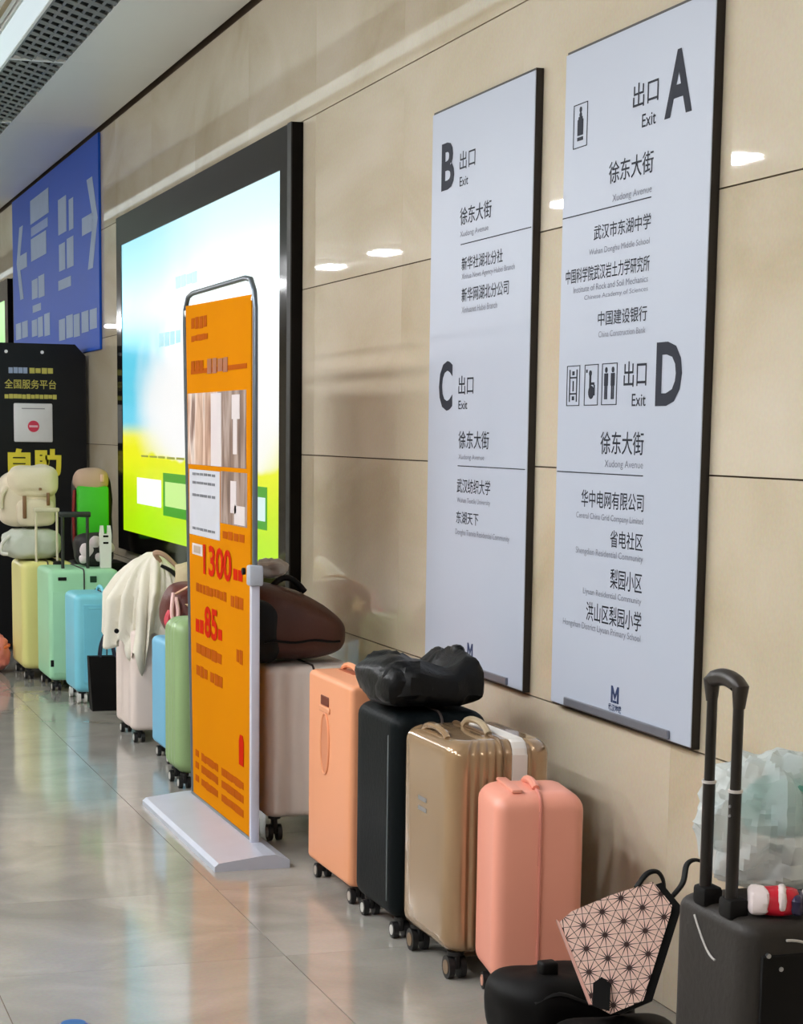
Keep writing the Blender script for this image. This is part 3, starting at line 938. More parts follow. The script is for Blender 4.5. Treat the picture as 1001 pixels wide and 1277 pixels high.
# base: a plate with sloping long sides
prof = [(-0.205, 0.0), (0.072, 0.0), (0.072, 0.028), (0.022, 0.05), (-0.022, 0.05), (-0.19, 0.03), (-0.205, 0.018)]
MB().prism(prof, Vector((0, 0, 0)), Vector((1, 0, 0)), Vector((0, 0, 1)), Vector((0, 1, 0)), 6.55, 7.86).obj('base', M_BASE, bn, smooth=False)
MB().tube([(0.0, 7.80, 0.05), (0.0, 7.94, 1.99), (0.0, 7.93, 2.05), (0.0, 7.88, 2.095), (0.0, 7.80, 2.105), (0.0, 6.93, 2.105), (0.0, 6.85, 2.095), (0.0, 6.80, 2.05), (0.0, 6.785, 1.99), (0.0, 6.785, 1.06)], 0.010, 10).obj('upper_frame', M_STEEL, bn)
MB().rbox(-0.016, 0.016, 6.772, 6.800, 0.045, 1.04, 0.004, 2).obj('lower_post', pm('post_pale', (198, 200, 214), 0.35, metal=0.1), bn)
MB().rbox(-0.026, 0.026, 6.756, 6.812, 1.00, 1.075, 0.008, 2).obj('clamp', pm('clamp_grey', (170, 176, 186), 0.4), bn)
MB().cyl((-0.025, 6.83, 1.05), (-0.036, 6.83, 1.05), 0.013, seg=12).obj('clamp_knob', M_BLACKM, bn)
bp = MB().prism([(6.825, 0.055), (7.775, 0.055), (7.90, 2.06), (6.825, 2.04)], Vector((0, 0, 0)), Vector((0, 1, 0)), Vector((0, 0, 1)), Vector((-1, 0, 0)), 0, 0.006).obj('banner', M_ORANGE, bn, smooth=False)
MB().box(-0.010, 0.004, 6.825, 7.79, 0.048, 0.060).obj('bottom_rail', M_STEEL, bn, smooth=False)
for yy in (6.815, 7.905):
    MB().tube([(-0.004, yy, 2.02), (-0.002, yy + (0.02 if yy > 7 else -0.015), 2.04)], 0.006, 6).obj('corner_clip', M_METALW, bn)


def photo(name, cols, sc):
    mt = bpy.data.materials.new(name)
    mt.use_nodes = True
    nt = mt.node_tree
    b = nt.nodes['Principled BSDF']
    tc = nt.nodes.new('ShaderNodeTexCoord')
    mp = nt.nodes.new('ShaderNodeMapping'); mp.inputs['Scale'].default_value = (1, 1, 0.22)
    nt.links.new(tc.outputs['Object'], mp.inputs[0])
    nz = nt.nodes.new('ShaderNodeTexNoise'); nz.inputs['Scale'].default_value = sc; nz.inputs['Detail'].default_value = 3
    nz.inputs['Distortion'].default_value = 0.6
    nt.links.new(mp.outputs[0], nz.inputs['Vector'])
    r = nt.nodes.new('ShaderNodeValToRGB')
    r.color_ramp.elements[0].position = 0.3; r.color_ramp.elements[0].color = L3(cols[0])
    r.color_ramp.elements[1].position = 0.7; r.color_ramp.elements[1].color = L3(cols[-1])
    for i, c in enumerate(cols[1:-1]):
        e = r.color_ramp.elements.new(0.3 + 0.4 * (i + 1) / (len(cols) - 1)); e.color = L3(c)
    nt.links.new(nz.outputs[0], r.inputs[0])
    nt.links.new(r.outputs[0], b.inputs['Base Color'])
    b.inputs['Roughness'].default_value = 0.5
    return mt


D = -0.0078
PH = photo('photo_print', [(96, 66, 52), (160, 118, 96), (206, 172, 148), (226, 208, 198), (120, 84, 66)], 9)
PH2 = photo('photo_print_dark', [(84, 62, 50), (128, 100, 84), (170, 150, 140), (110, 80, 62)], 11)
M_BACK1 = pm('photo_skin', (196, 150, 124), 0.5)
plate(bn, 'printed_photo', 'wall', (7.86, 7.33, 1.42, 1.705), D, PH)
plate(bn, 'printed_photo', 'wall', (7.33, 6.89, 1.42, 1.705), D, PH2)
plate(bn, 'printed_photo', 'wall', (7.285, 6.875, 1.205, 1.403), D, PH2)
for (a0, a1, z0, z1) in ((7.44, 7.27, 1.42, 1.70), (7.10, 6.98, 1.60, 1.69), (7.08, 7.02, 1.47, 1.60), (7.12, 7.03, 1.25, 1.37), (7.06, 6.90, 1.21, 1.28)):
    plate(bn, 'printed_shape', 'wall', (a0, a1, z0, z1), D - 0.0015, pm('photo_white', (214, 204, 204), 0.5))
pg = plate(bn, 'notice_sheet', 'wall', (7.83, 7.30, 1.135, 1.40), D, pm('notice_grey', (200, 202, 210), 0.5))
for i, z in enumerate((1.385, 1.35, 1.30, 1.165)):
    bars(bn, 'wall', (7.77, 7.36, z - 0.008, z + 0.004), D - 0.0015, pm('notice_ink', (110, 112, 120), 0.5), 6, 40 + i)
bars(bn, 'wall', (7.79, 7.50, 1.957, 2.012), D, M_OR2, 4, 1)
bars(bn, 'wall', (7.79, 7.50, 1.910, 1.938), D, M_OR2, 6, 2, fill=.95)
plate(bn, 'printed_band', 'wall', (7.80, 6.88, 1.782, 1.800), D, M_OR2)
bars(bn, 'wall', (7.79, 7.56, 1.79, 1.84), D - 0.001, M_OR2, 3, 3)
bars(bn, 'wall', (7.50, 7.15, 1.775, 1.838), D - 0.0016, pm('banner_print_dark', (150, 78, 14), 0.5), 4, 4)
plate(bn, 'printed_icon', 'wall', (7.78, 7.60, 1.055, 1.10), D, pm('photo_white', (214, 204, 204), 0.5))
plate(bn, 'printed_icon', 'wall', (7.75, 7.63, 1.063, 1.092), D - 0.001, pm('icon_grey', (180, 160, 140), 0.5))
lettering('1300', bn, 'wall', (7.577, 7.105, 0.985, 1.108), D - 0.001, M_RED, 0.025)
bars(bn, 'wall', (7.08, 6.93, 0.995, 1.05), D, M_RED, 2, 5)
bars(bn, 'wall', (7.25, 6.90, 1.145, 1.18), D, M_OR2, 4, 6)
bars(bn, 'wall', (7.71, 7.18, 0.905, 0.945), D, M_OR2, 9, 7)
bars(bn, 'wall', (7.12, 6.92, 0.895, 0.945), D, M_OR2, 3, 8)
lettering('85', bn, 'wall', (7.56, 7.335, 0.735, 0.862), D - 0.001, M_RED, 0.03)
bars(bn, 'wall', (7.72, 7.57, 0.74, 0.80), D, M_RED, 2, 9)
bars(bn, 'wall', (7.325, 7.25, 0.745, 0.795), D, M_RED, 1, 10)
bars(bn, 'wall', (7.71, 7.26, 0.65, 0.70), D, M_OR2, 5, 11, fill=.92)
bars(bn, 'wall', (7.71, 7.50, 0.56, 0.61), D, M_OR2, 3, 12)
bars(bn, 'wall', (7.46, 7.24, 0.56, 0.61), D, M_OR2, 3, 13)
bars(bn, 'wall', (7.03, 6.93, 0.69, 0.75), D, M_OR2, 2, 14)
for i, z in enumerate((0.235, 0.185, 0.13)):
    plate(bn, 'printed_line', 'wall', (7.73, 7.67, z - 0.012, z + 0.014), D, M_OR2)
    bars(bn, 'wall', (7.62, 7.33, z - 0.018, z + 0.018), D, M_OR2, 7, 15 + i, fill=.97)
    bars(bn, 'wall', (7.27, 6.92, z - 0.018, z + 0.018), D, M_OR2, 8, 18 + i, fill=.97)
wpoly(bn, 'printed_shape', [(6.985, 0.31), (6.915, 0.31), (6.915, 0.40), (6.93, 0.425), (6.97, 0.425), (6.985, 0.40)], M_RED, x=D)

# ------------------------------------------------------------------ soft luggage
def fused(mb, name, mat, parent, voxel, smooth_n, amp=0.0, freq=10):
    """overlapping solids grown into one continuous cloth-like skin"""
    o = mb.obj(name, mat, parent)
    md = o.modifiers.new('r', 'REMESH'); md.mode = 'VOXEL'; md.voxel_size = voxel
    m2 = o.modifiers.new('s', 'SMOOTH'); m2.factor = 0.5; m2.iterations = smooth_n
    dg = bpy.context.evaluated_depsgraph_get()
    me = bpy.data.meshes.new_from_object(o.evaluated_get(dg))
    o.modifiers.clear()
    old = o.data
    o.data = me
    bpy.data.meshes.remove(old)
    if amp:
        me.update()
        nr = [v.normal.copy() for v in me.vertices]
        for v, n_ in zip(me.vertices, nr):
            q = Vector((v.co.x * freq, v.co.y * freq, v.co.z * freq * 0.35))
            v.co += n_ * amp * (0.4 - 1.3 * abs(noise.noise(q)))
    if not me.materials:
        me.materials.append(mat)
    me.shade_smooth()
    return o


def soft(name, label, cat, loc, parts, yaw=0, group=None, ang=60):
    t = thing(name, label, cat, loc, yaw, group)
    for nm, mb, mt in parts:
        mb.obj(nm, mt, t, ang=ang)
    return t


M_BLKCLOTH = pm('cloth_black', (10, 11, 13), 0.4, spec=0.25, var=0.25, scale=14, bump=0.3, bscale=40)
M_CREAM = pm('cloth_cream', (222, 208, 182), 0.8, var=0.06, scale=10, bump=0.25, bscale=50, sheen=0.2)
M_CREAM2 = pm('jacket_ivory', (226, 220, 204), 0.8, var=0.05, scale=8, bump=0.2, bscale=40, sheen=0.2)
M_BROWN = pm('leather_brown', (72, 36, 24), 0.45, var=0.15, scale=8, bump=0.15)

# black bag slumped on the slate case
soft('soft_bag', 'crumpled black cloth bag lying on the dark slate suitcase', 'bag', (-0.365, 5.66, 0.714), [
    ('body', MB().blob((0, 0, 0), (0.35, 0.37, 0.13), 0.55, 0.55, 44, 22, 0.030, 9, 3, ridged=True,
                       top=lambda x, y: 0.050 * math.exp(-((x - 0.125) / 0.045) ** 2) + 0.028 * math.exp(-((x + 0.09) / 0.08) ** 2) - 0.012 * math.exp(-((x - 0.04) / 0.04) ** 2)), M_BLKCLOTH),
    ('drape', MB().blob((-0.08, -0.11, 0.012), (0.18, 0.15, 0.12), 0.6, 0.6, 24, 14, 0.02, 10, 5, ridged=True), M_BLKCLOTH),
    ('tie_ends', MB().blob((0.125, 0.0, 0.125), (0.04, 0.06, 0.055), 0.8, 0.8, 12, 8, 0.010, 14, 8), M_BLKCLOTH)], ang=28)

# brown domed bag on the taupe case
t = soft('travel_bag', 'brown domed leather travel bag on the taupe suitcase', 'bag', (-0.365, 7.19, 0.684), [
    ('body', MB().blob((0, 0, 0), (0.41, 0.40, 0.27), 0.72, 0.7, 56, 36, 0.010, 5, 2, top=lambda x, y: -0.075 * (x / 0.2)), M_BROWN),
    ('zip', MB().tube([(-0.15 + 0.30 * i / 12, -0.197, 0.085 + 0.004 * math.sin(i)) for i in range(13)], 0.005, 6), M_BLACKM),
    ('handle', MB().tube([(-0.10 + 0.15 * i / 10, -0.05, 0.262 + 0.055 * math.sin(math.pi * i / 10)) for i in range(11)], 0.012, 8), M_BLACKM),
    ('side_pocket', MB().blob((-0.135, -0.13, 0.0), (0.12, 0.12, 0.24), 0.6, 0.7, 32, 20, 0.01, 8, 4), M_BLKCLOTH)])
tag(MB().blob((-0.40, 7.33, 0.985), (0.13, 0.12, 0.075), 0.8, 0.8, 36, 24, 0.018, 16, 6, ridged=True).obj('plastic_wrapper', pm('wrapper_grey', (190, 190, 188), 0.3), None),
    'small crumpled grey-white plastic wrapper on top of the brown bag', 'wrapper')

# cream jacket over the ivory case
def smooth_path(P, R, n=5):
    out, rr = [], []
    P = [Vector(p) for p in P]
    for i in range(len(P) - 1):
        p0 = P[max(i - 1, 0)]; p1 = P[i]; p2 = P[i + 1]; p3 = P[min(i + 2, len(P) - 1)]
        for k in range(n):
            t = k / n
            q = 0.5 * ((2 * p1) + (-p0 + p2) * t + (2 * p0 - 5 * p1 + 4 * p2 - p3) * t * t + (-p0 + 3 * p1 - 3 * p2 + p3) * t ** 3)
            out.append(q); rr.append(R[i] * (1 - t) + R[i + 1] * t)
    out.append(P[-1]); rr.append(R[-1])
    return out, rr
jk = thing('jacket', 'cream jacket draped in folds over the ivory white suitcase', 'jacket', (-0.44, 9.62, 0.577))
mb = MB()
rings = []
NA, NT = 120, 34
for i in range(NT + 1):
    t_ = i / NT
    ring = []
    for j in range(NA):
        th = 2 * math.pi * j / NA
        cx_, sy_ = math.cos(th), math.sin(th)
        ra = 0.245 if cx_ < 0 else 0.20
        rb = 0.235 if sy_ < 0 else 0.22
        R0 = 1 / math.sqrt((cx_ / ra) ** 2 + (sy_ / rb) ** 2)
        hang = 0.0
        for a0, wd, dp in ((200, 16, 0.11), (232, 11, 0.16), (252, 8, 0.23), (282, 14, 0.03)):
            hang += dp * math.exp(-(((math.degrees(th) - a0 + 180) % 360 - 180) / wd) ** 2)
        nzv = noise.noise(Vector((cx_ * 1.7, sy_ * 1.7, t_ * 0.8 + 4)))
        rip = math.cos(th * 11 + 3.0 * nzv + 0.8 * t_) * 0.5 + math.cos(th * 5 + 1.3) * 0.4
        fold = (1 - abs(rip)) ** 1.6 * 0.30 * min(1, t_ * 2.2)
        r_ = R0 * (min(1.0, t_ * 1.9) ** 0.62) * (1.06 - fold + 0.10 * nzv * t_)
        z = 0.365 - (0.36 + hang) * t_ ** 1.15 - 0.03 * fold
        px_ = -0.10 * (1 - min(1, t_ * 1.6)) * 0 + r_ * cx_ + 0.035 * (1 - t_)
        ring.append((px_, r_ * sy_ - 0.02, z + 0.02 * noise.noise(Vector((px_ * 12, r_ * sy_ * 12, 3)))))
    rings.append(ring)
inner = [[(p[0] * 0.94, p[1] * 0.94, p[2] - 0.012 * (1 - k_ / NT)) for p in ring] for k_, ring in enumerate(rings)]
mb.loft(rings + inner[::-1])
mb.obj('body', M_CREAM2, jk, ang=80)
a, b_ = smooth_path([(0.04, -0.185, 0.315), (0.10, -0.20, 0.28), (0.14, -0.20, 0.22), (0.10, -0.215, 0.17)], [0.008, 0.012, 0.012, 0.006])
MB().tube(a, b_, 8).obj('dark_trim', M_BLKCLOTH, jk)
MB().cyl((-0.205, -0.297, 0.005), (-0.205, -0.303, 0.005), 0.012, seg=12).obj('button', M_BLACKM, jk)
a, b_ = smooth_path([(0.05, -0.12, 0.33), (0.02, -0.14, 0.375), (0.07, -0.16, 0.36), (0.15, -0.17, 0.28)], [0.012, 0.013, 0.013, 0.01])
MB().tube(a, b_, 8).obj('collar_loop', pm('cloth_tan', (172, 140, 118), 0.8), jk)

# red-brown bag with a star on the sky-blue case
M_MAROON = pm('bag_maroon', (92, 34, 24), 0.5, var=0.2, scale=8, bump=0.2)
sb = soft('shoulder_bag', 'maroon shoulder bag with a cream star, on the sky-blue suitcase', 'bag', (-0.335, 8.90, 0.592), [
    ('body', MB().blob((0, 0, 0), (0.36, 0.34, 0.26), 0.6, 0.6, 56, 36, 0.018, 6, 7, taper=0.15), M_MAROON),
    ('lower_pocket', MB().blob((-0.02, -0.12, 0.0), (0.30, 0.14, 0.11), 0.6, 0.6, 40, 24, 0.010, 8, 9), M_BLKCLOTH)])
st = []
for i in range(10):
    r_ = 0.048 if i % 2 == 0 else 0.021
    a = math.pi / 2 + i * math.pi / 5
    st.append((r_ * math.cos(a), r_ * math.sin(a)))
MB().prism(st, Vector((-0.055, -0.190, 0.155)), Vector((1, 0, 0)), Vector((0, 0, 1)), Vector((0, -1, 0)), -0.02, 0.008).obj('star_patch', pm('star_cream', (232, 196, 150), 0.6), sb, smooth=False)
a, b_ = smooth_path([(-0.15, -0.15, 0.22), (-0.165, -0.185, 0.13), (-0.15, -0.19, 0.06), (-0.135, -0.185, 0.13), (-0.14, -0.16, 0.20)], [0.009] * 5)
MB().tube(a, b_, 8).obj('ribbon', pm('ribbon_pink', (232, 190, 186), 0.6), sb)
a, b_ = smooth_path([(-0.17, -0.17, 0.14), (-0.185, -0.18, 0.09), (-0.16, -0.19, 0.03)], [0.012, 0.016, 0.006])
MB().tube(a, b_, 8).obj('ribbon', pm('ribbon_red', (206, 70, 84), 0.6), sb)
a, b_ = smooth_path([(-0.14, -0.15, 0.215), (-0.06, -0.17, 0.26), (0.02, -0.16, 0.29), (0.10, -0.12, 0.28)], [0.012, 0.014, 0.014, 0.01])
MB().tube(a, b_, 8, flat=.5).obj('shoulder_strap', pm('strap_tan', (206, 160, 132), 0.6), sb)
tag(MB().blob((-0.27, 9.22, 0.60), (0.24, 0.24, 0.33), 0.7, 0.8, 48, 30, 0.03, 8, 12, ridged=True).obj('folded_cloth', pm('cloth_khaki', (190, 174, 140), 0.8, bump=0.2), None),
    'crumpled khaki cloth bundle between the cream jacket and maroon bag', 'cloth')

# black tote bag on the floor
tote = thing('tote_bag', 'flat black tote bag standing on the floor before light blue suitcase', 'bag', (-0.455, 10.66, 0))
MB().loft([[(-0.09, -0.05, 0), (0.09, -0.05, 0), (0.09, 0.05, 0), (-0.09, 0.05, 0)],
           [(-0.098, -0.045, 0.15), (0.098, -0.045, 0.15), (0.098, 0.045, 0.15), (-0.098, 0.045, 0.15)],
           [(-0.105, -0.03, 0.305), (0.105, -0.03, 0.305), (0.105, 0.03, 0.305), (-0.105, 0.03, 0.305)]]).obj('body', pm('tote_black', (8, 7, 8), 0.6, spec=0.15), tote, smooth=False)
for yy in (-0.028, 0.028):
    a, b_ = smooth_path([(-0.04, yy, 0.30), (-0.03, yy * .8, 0.37), (0.0, yy * .6, 0.43), (0.03, yy * .8, 0.37), (0.045, yy, 0.30)], [0.007] * 5)
    MB().tube(a, b_, 6).obj('strap', pm('tote_strap', (24, 30, 50), 0.5), tote)

# ------------------------------------------------------------------ left pile
M_PALEB = pm('cloth_pale_grey', (196, 200, 188), 0.75, var=0.06, bump=0.3, bscale=30)
soft('pouch', 'soft grey-white pouch bag lying on the yellow suitcase', 'bag', (-0.63, 12.32, 0.742), [
    ('body', MB().blob((0, 0, 0), (0.36, 0.34, 0.19), 0.6, 0.6, 56, 34, 0.018, 9, 14, ridged=True), M_PALEB),
    ('strap', MB().tube(smooth_path([(-0.15, -0.12, 0.15), (-0.20, -0.15, 0.11), (-0.21, -0.15, 0.05), (-0.17, -0.16, 0.04)], [0.01] * 4)[0], 0.012, 8), pm('strap_white', (220, 216, 208), 0.7))])
bpk = soft('backpack', 'cream backpack with a big flap, on top of the grey-white pouch', 'backpack', (-0.655, 12.36, 0.942), [
    ('body', MB().blob((0, 0, 0), (0.38, 0.28, 0.36), 0.55, 0.6, 56, 36, 0.014, 6, 21, taper=0.12), M_CREAM),
    ('flap', MB().blob((0.03, -0.08, 0.18), (0.31, 0.20, 0.21), 0.7, 0.7, 48, 30, 0.020, 7, 22), pm('cloth_cream_2', (226, 212, 184), 0.8, bump=0.2)),
    ('front_pocket_or_shade', MB().blob((0.04, -0.12, 0.01), (0.24, 0.10, 0.17), 0.5, 0.5, 40, 24, 0.008, 8, 23), M_CREAM),
    ('strap', MB().rbox(-0.045, -0.022, -0.176, -0.166, 0.06, 0.20, 0.002, 1), pm('strap_brown', (130, 92, 60), 0.6)),
    ('strap', MB().rbox(0.105, 0.125, -0.172, -0.160, 0.14, 0.22, 0.002, 1), pm('strap_brown', (130, 92, 60), 0.6)),
    ('buckle', MB().rbox(0.055, 0.072, -0.186, -0.176, 0.235, 0.25, 0.002, 1), pm('strap_brown', (130, 92, 60), 0.6)),
    ('shoulder_strap', MB().tube(smooth_path([(-0.13, -0.10, 0.25), (-0.17, -0.12, 0.20), (-0.175, -0.12, 0.12)], [0.02] * 3)[0], 0.018, 8), M_CREAM)])
soft('backpack', 'black backpack with bright green front, standing behind the black raised handle', 'backpack', (-0.235, 12.37, 0.727), [
    ('body', MB().blob((0, 0.02, 0), (0.25, 0.24, 0.56), 0.4, 0.55, 48, 40, 0.008, 6, 31), M_BLKCLOTH),
    ('green_panel', MB().rbox(-0.115, 0.085, -0.135, -0.08, 0.14, 0.475, 0.015, 2), pm('panel_green', (60, 190, 36), 0.5)),
    ('cap', MB().blob((-0.015, -0.05, 0.43), (0.23, 0.16, 0.16), 0.8, 0.8, 40, 24, 0.010, 8, 32), pm('cloth_rose_tan', (190, 158, 138), 0.8)),
    ('tag', MB().rbox(0.03, 0.055, -0.142, -0.13, 0.50, 0.55, 0.004, 1), pm('tag_pink', (220, 178, 160), 0.6)),
    ('side_piping', MB().tube([(-0.13, -0.09, 0.10), (-0.135, -0.085, 0.30), (-0.125, -0.08, 0.45)], 0.010, 8), pm('piping_red', (150, 26, 30), 0.5))])
fb = soft('floral_bag', 'small black bag with white floral blotches behind the mint suitcase handle', 'bag', (-0.33, 11.80, 0.730), [
    ('body', MB().blob((0, 0, 0), (0.24, 0.20, 0.20), 0.6, 0.7, 48, 30, 0.010, 8, 41), pm('floral_black', (34, 28, 30), 0.6))])
for i, (px, pz, r_) in enumerate(((-0.05, 0.10, 0.045), (0.0, 0.15, 0.04), (0.075, 0.12, 0.04), (0.02, 0.06, 0.03), (-0.075, 0.05, 0.03))):
    MB().blob((px, -0.088, pz - r_), (r_ * 2, 0.035, r_ * 1.9), 0.9, 0.9, 20, 12, 0.008, 20, 50 + i).obj('flower_patch', pm('flower_white', (222, 206, 210), 0.7), fb)
cl = thing('clip_stand', 'narrow white two-pronged plastic stand on top of the mint suitcase', 'stand', (-0.285, 11.62, 0.729))
MB().prism([(-.032, 0), (.032, 0), (.036, .20), (.030, .255), (.014, .255), (.010, .205), (-.010, .205), (-.014, .255), (-.030, .255), (-.036, .20)], Vector((0, 0, 0)), Vector((1, 0, 0)), Vector((0, 0, 1)), Vector((0, 1, 0)), -0.012, 0.018).obj('body', pm('clip_white', (228, 226, 222), 0.4), cl, smooth=False)
for z in (0.185, 0.145):
    MB().rbox(-0.016, 0.016, -0.014, -0.011, z, z + 0.012, 0.001, 1).obj('slot', M_BLACKM, cl)
soft('plastic_bag', 'pink plastic bag on the floor at the left picture edge', 'bag', (-0.895, 12.55, 0), [
    ('body', MB().blob((0, 0, 0), (0.28, 0.30, 0.26), 0.7, 0.8, 56, 36, 0.03, 9, 61, ridged=True), pm('plastic_pink', (232, 140, 132), 0.3, var=0.2, scale=12)),
    ('knot', MB().blob((-0.02, 0, 0.22), (0.12, 0.12, 0.10), 0.8, 0.8, 30, 20, 0.02, 14, 62, ridged=True), pm('plastic_pink_pale', (240, 214, 210), 0.35)),
    ('band', MB().tube([(0.14 * math.cos(a) * 1.02, 0.15 * math.sin(a) * 1.02, 0.15 + 0.02 * math.cos(a)) for a in [2 * math.pi * k / 20 for k in range(20)]], 0.010, 6, closed=True), pm('plastic_orange', (238, 120, 70), 0.35))])

# ------------------------------------------------------------------ lower right: duffel, faceted bag, plastic bag
df = soft('duffel_bag', 'black duffel bag on the floor under the pink faceted bag', 'bag', (-0.435, 4.35, 0), [
    ('body', MB().blob((0, 0, 0), (0.37, 0.28, 0.215), 0.55, 0.6, 64, 36, 0.018, 6, 71), pm('duffel_black', (8, 7, 7), 0.6, var=0.3, spec=0.15)),
    ('buckle', MB().rbox(-0.075, -0.03, -0.06, -0.02, 0.215, 0.25, 0.006, 2), M_BLACKM),
    ('strap', MB().tube(smooth_path([(-0.12, -0.12, 0.17), (-0.06, -0.13, 0.19), (0.03, -0.14, 0.16), (0.14, -0.13, 0.15)], [0.014] * 4)[0], 0.013, 8, flat=.5), M_BLACKM)])

P0 = Vector((-0.455, 4.11, 0.350))
EX = Vector((0.91639892, -0.40026619, 0.0)); EY = Vector((0.12784888, 0.29270665, 0.94761674)); EN = Vector((-0.37929894, -0.86839495, 0.31940964))
front = [(-0.083, 0.044), (-0.055, 0.070), (0.038, 0.112), (0.138, 0.148), (0.185, 0.093), (0.182, 0.072), (0.120, -0.137), (0.043, -0.172), (0.001, -0.151)]
fbg = thing('faceted_bag', 'pink bag with triangular facets and dark star lines, propped beside the trolley suitcase', 'bag', tuple(P0))
O = Vector((0, 0, 0))
MB().prism(front, O, EX, EY, EN, -0.012, 0.0).obj('front_panel', pm('facet_joint', (58, 28, 26), 0.6), fbg, smooth=False)
MB().prism([(p[0] + 0.022, p[1]) for p in front], O, EX, EY, EN, -0.09, -0.012).obj('body', M_BLACKM, fbg, smooth=False)
MB().prism([(-0.092, 0.050), (-0.084, 0.044), (0.000, -0.151), (-0.008, -0.150)], O, EX, EY, EN, -0.06, 0.003).obj('side_panel', pm('facet_side', (226, 172, 158), 0.5), fbg, smooth=False)


def clip_poly(poly, clip):
    """Sutherland-Hodgman; clip polygon given clockwise or counter-clockwise"""
    area = sum(clip[i][0] * clip[(i + 1) % len(clip)][1] - clip[(i + 1) % len(clip)][0] * clip[i][1] for i in range(len(clip)))
    out = poly
    for i in range(len(clip)):
        a, b = clip[i], clip[(i + 1) % len(clip)]
        inp, out = out, []
        if not inp:
            return []
        def side(p):
            s = (b[0] - a[0]) * (p[1] - a[1]) - (b[1] - a[1]) * (p[0] - a[0])
            return s if area > 0 else -s
        for j in range(len(inp)):
            p, q = inp[j - 1], inp[j]
            sp_, sq = side(p), side(q)
            if sq >= 0:
                if sp_ < 0:
                    t = sp_ / (sp_ - sq); out.append((p[0] + (q[0] - p[0]) * t, p[1] + (q[1] - p[1]) * t))
                out.append(q)
            elif sp_ >= 0:
                t = sp_ / (sp_ - sq); out.append((p[0] + (q[0] - p[0]) * t, p[1] + (q[1] - p[1]) * t))
    return out


M_FACET = pm('facet_pink', (244, 206, 192), 0.35, var=0.05, scale=30)
HS = 0.056              # hub to hub
rot = math.radians(-22)
cr, sr = math.cos(rot), math.sin(rot)
for iu in range(-5, 7):
    for iv in range(-5, 6):
        u = (iu + 0.5 * (iv % 2)) * HS; v = iv * HS * math.sqrt(3) / 2
        hx, hy = u * cr - v * sr + 0.042, u * sr + v * cr - 0.095
        R_ = HS / math.sqrt(3)
        for k in range(12):
            a0 = rot + math.radians(30 * k); a1 = rot + math.radians(30 * k + 30)
            # apothem points at even k*30 (towards neighbours), corners at odd
            def rad(kk):
                return HS / 2 if kk % 2 == 0 else R_
            p = [(hx + 0.004 * math.cos((a0 + a1) / 2), hy + 0.004 * math.sin((a0 + a1) / 2)), (hx + rad(k) * math.cos(a0), hy + rad(k) * math.sin(a0)),
                 (hx + rad(k + 1) * math.cos(a1), hy + rad(k + 1) * math.sin(a1))]
            cx_, cy_ = sum(q[0] for q in p) / 3, sum(q[1] for q in p) / 3
            p = [(cx_ + (q[0] - cx_) * 0.89, cy_ + (q[1] - cy_) * 0.91) for q in p]
            p = clip_poly(p, front)
            if len(p) < 3:
                continue
            ar = abs(sum(p[i][0] * p[(i + 1) % len(p)][1] - p[(i + 1) % len(p)][0] * p[i][1] for i in range(len(p)))) / 2
            if ar < 1e-5:
                continue
            MB().prism(p, O, EX, EY, EN, 0.0, 0.0025).obj('facet', M_FACET, fbg, smooth=False)
# straps of the faceted bag
for P in ([(0.10, 0.135, -0.03), (0.125, 0.170, -0.04), (0.15, 0.178, -0.05), (0.165, 0.160, -0.05), (0.17, 0.13, -0.05)],
          [(0.19, 0.12, -0.06), (0.215, 0.155, -0.07), (0.225, 0.20, -0.09), (0.245, 0.215, -0.10), (0.27, 0.21, -0.11)]):
    a, b_ = smooth_path([EX * p[0] + EY * p[1] + EN * p[2] for p in P], [0.008, 0.009, 0.009, 0.008, 0.006])
    MB().tube(a, b_, 8, flat=.6).obj('strap', M_BLACKM, fbg)
MB().prism([(0.0, -0.155), (0.04, -0.165), (0.042, -0.10), (0.02, -0.085), (0.0, -0.10)], O, EX, EY, EN, 0.006, 0.016).obj('closure_tab', M_BLACKM, fbg, smooth=False)


def film(name, rgb, alpha):
    mt = bpy.data.materials.new(name)
    mt.use_nodes = True
    nt = mt.node_tree
    b = nt.nodes['Principled BSDF']
    b.inputs['Base Color'].default_value = L3(rgb)
    b.inputs['Roughness'].default_value = 0.22
    tr = nt.nodes.new('ShaderNodeBsdfTransparent')
    tl = nt.nodes.new('ShaderNodeBsdfTranslucent'); tl.inputs[0].default_value = L3(rgb)
    tc = nt.nodes.new('ShaderNodeTexCoord')
    nz = nt.nodes.new('ShaderNodeTexNoise'); nz.inputs['Scale'].default_value = 14; nz.inputs['Detail'].default_value = 4
    nt.links.new(tc.outputs['Object'], nz.inputs['Vector'])
    bp_ = nt.nodes.new('ShaderNodeBump'); bp_.inputs['Strength'].default_value = 0.5; bp_.inputs['Distance'].default_value = 0.02
    nt.links.new(nz.outputs[0], bp_.inputs['Height']); nt.links.new(bp_.outputs[0], b.inputs['Normal'])
    m1 = nt.nodes.new('ShaderNodeMixShader'); m1.inputs[0].default_value = 0.35
    nt.links.new(b.outputs[0], m1.inputs[1]); nt.links.new(tl.outputs[0], m1.inputs[2])
    m2 = nt.nodes.new('ShaderNodeMixShader'); m2.inputs[0].default_value = alpha
    nt.links.new(tr.outputs[0], m2.inputs[1]); nt.links.new(m1.outputs[0], m2.inputs[2])
    nt.links.new(m2.outputs[0], nt.nodes['Material Output'].inputs[0])
    return mt


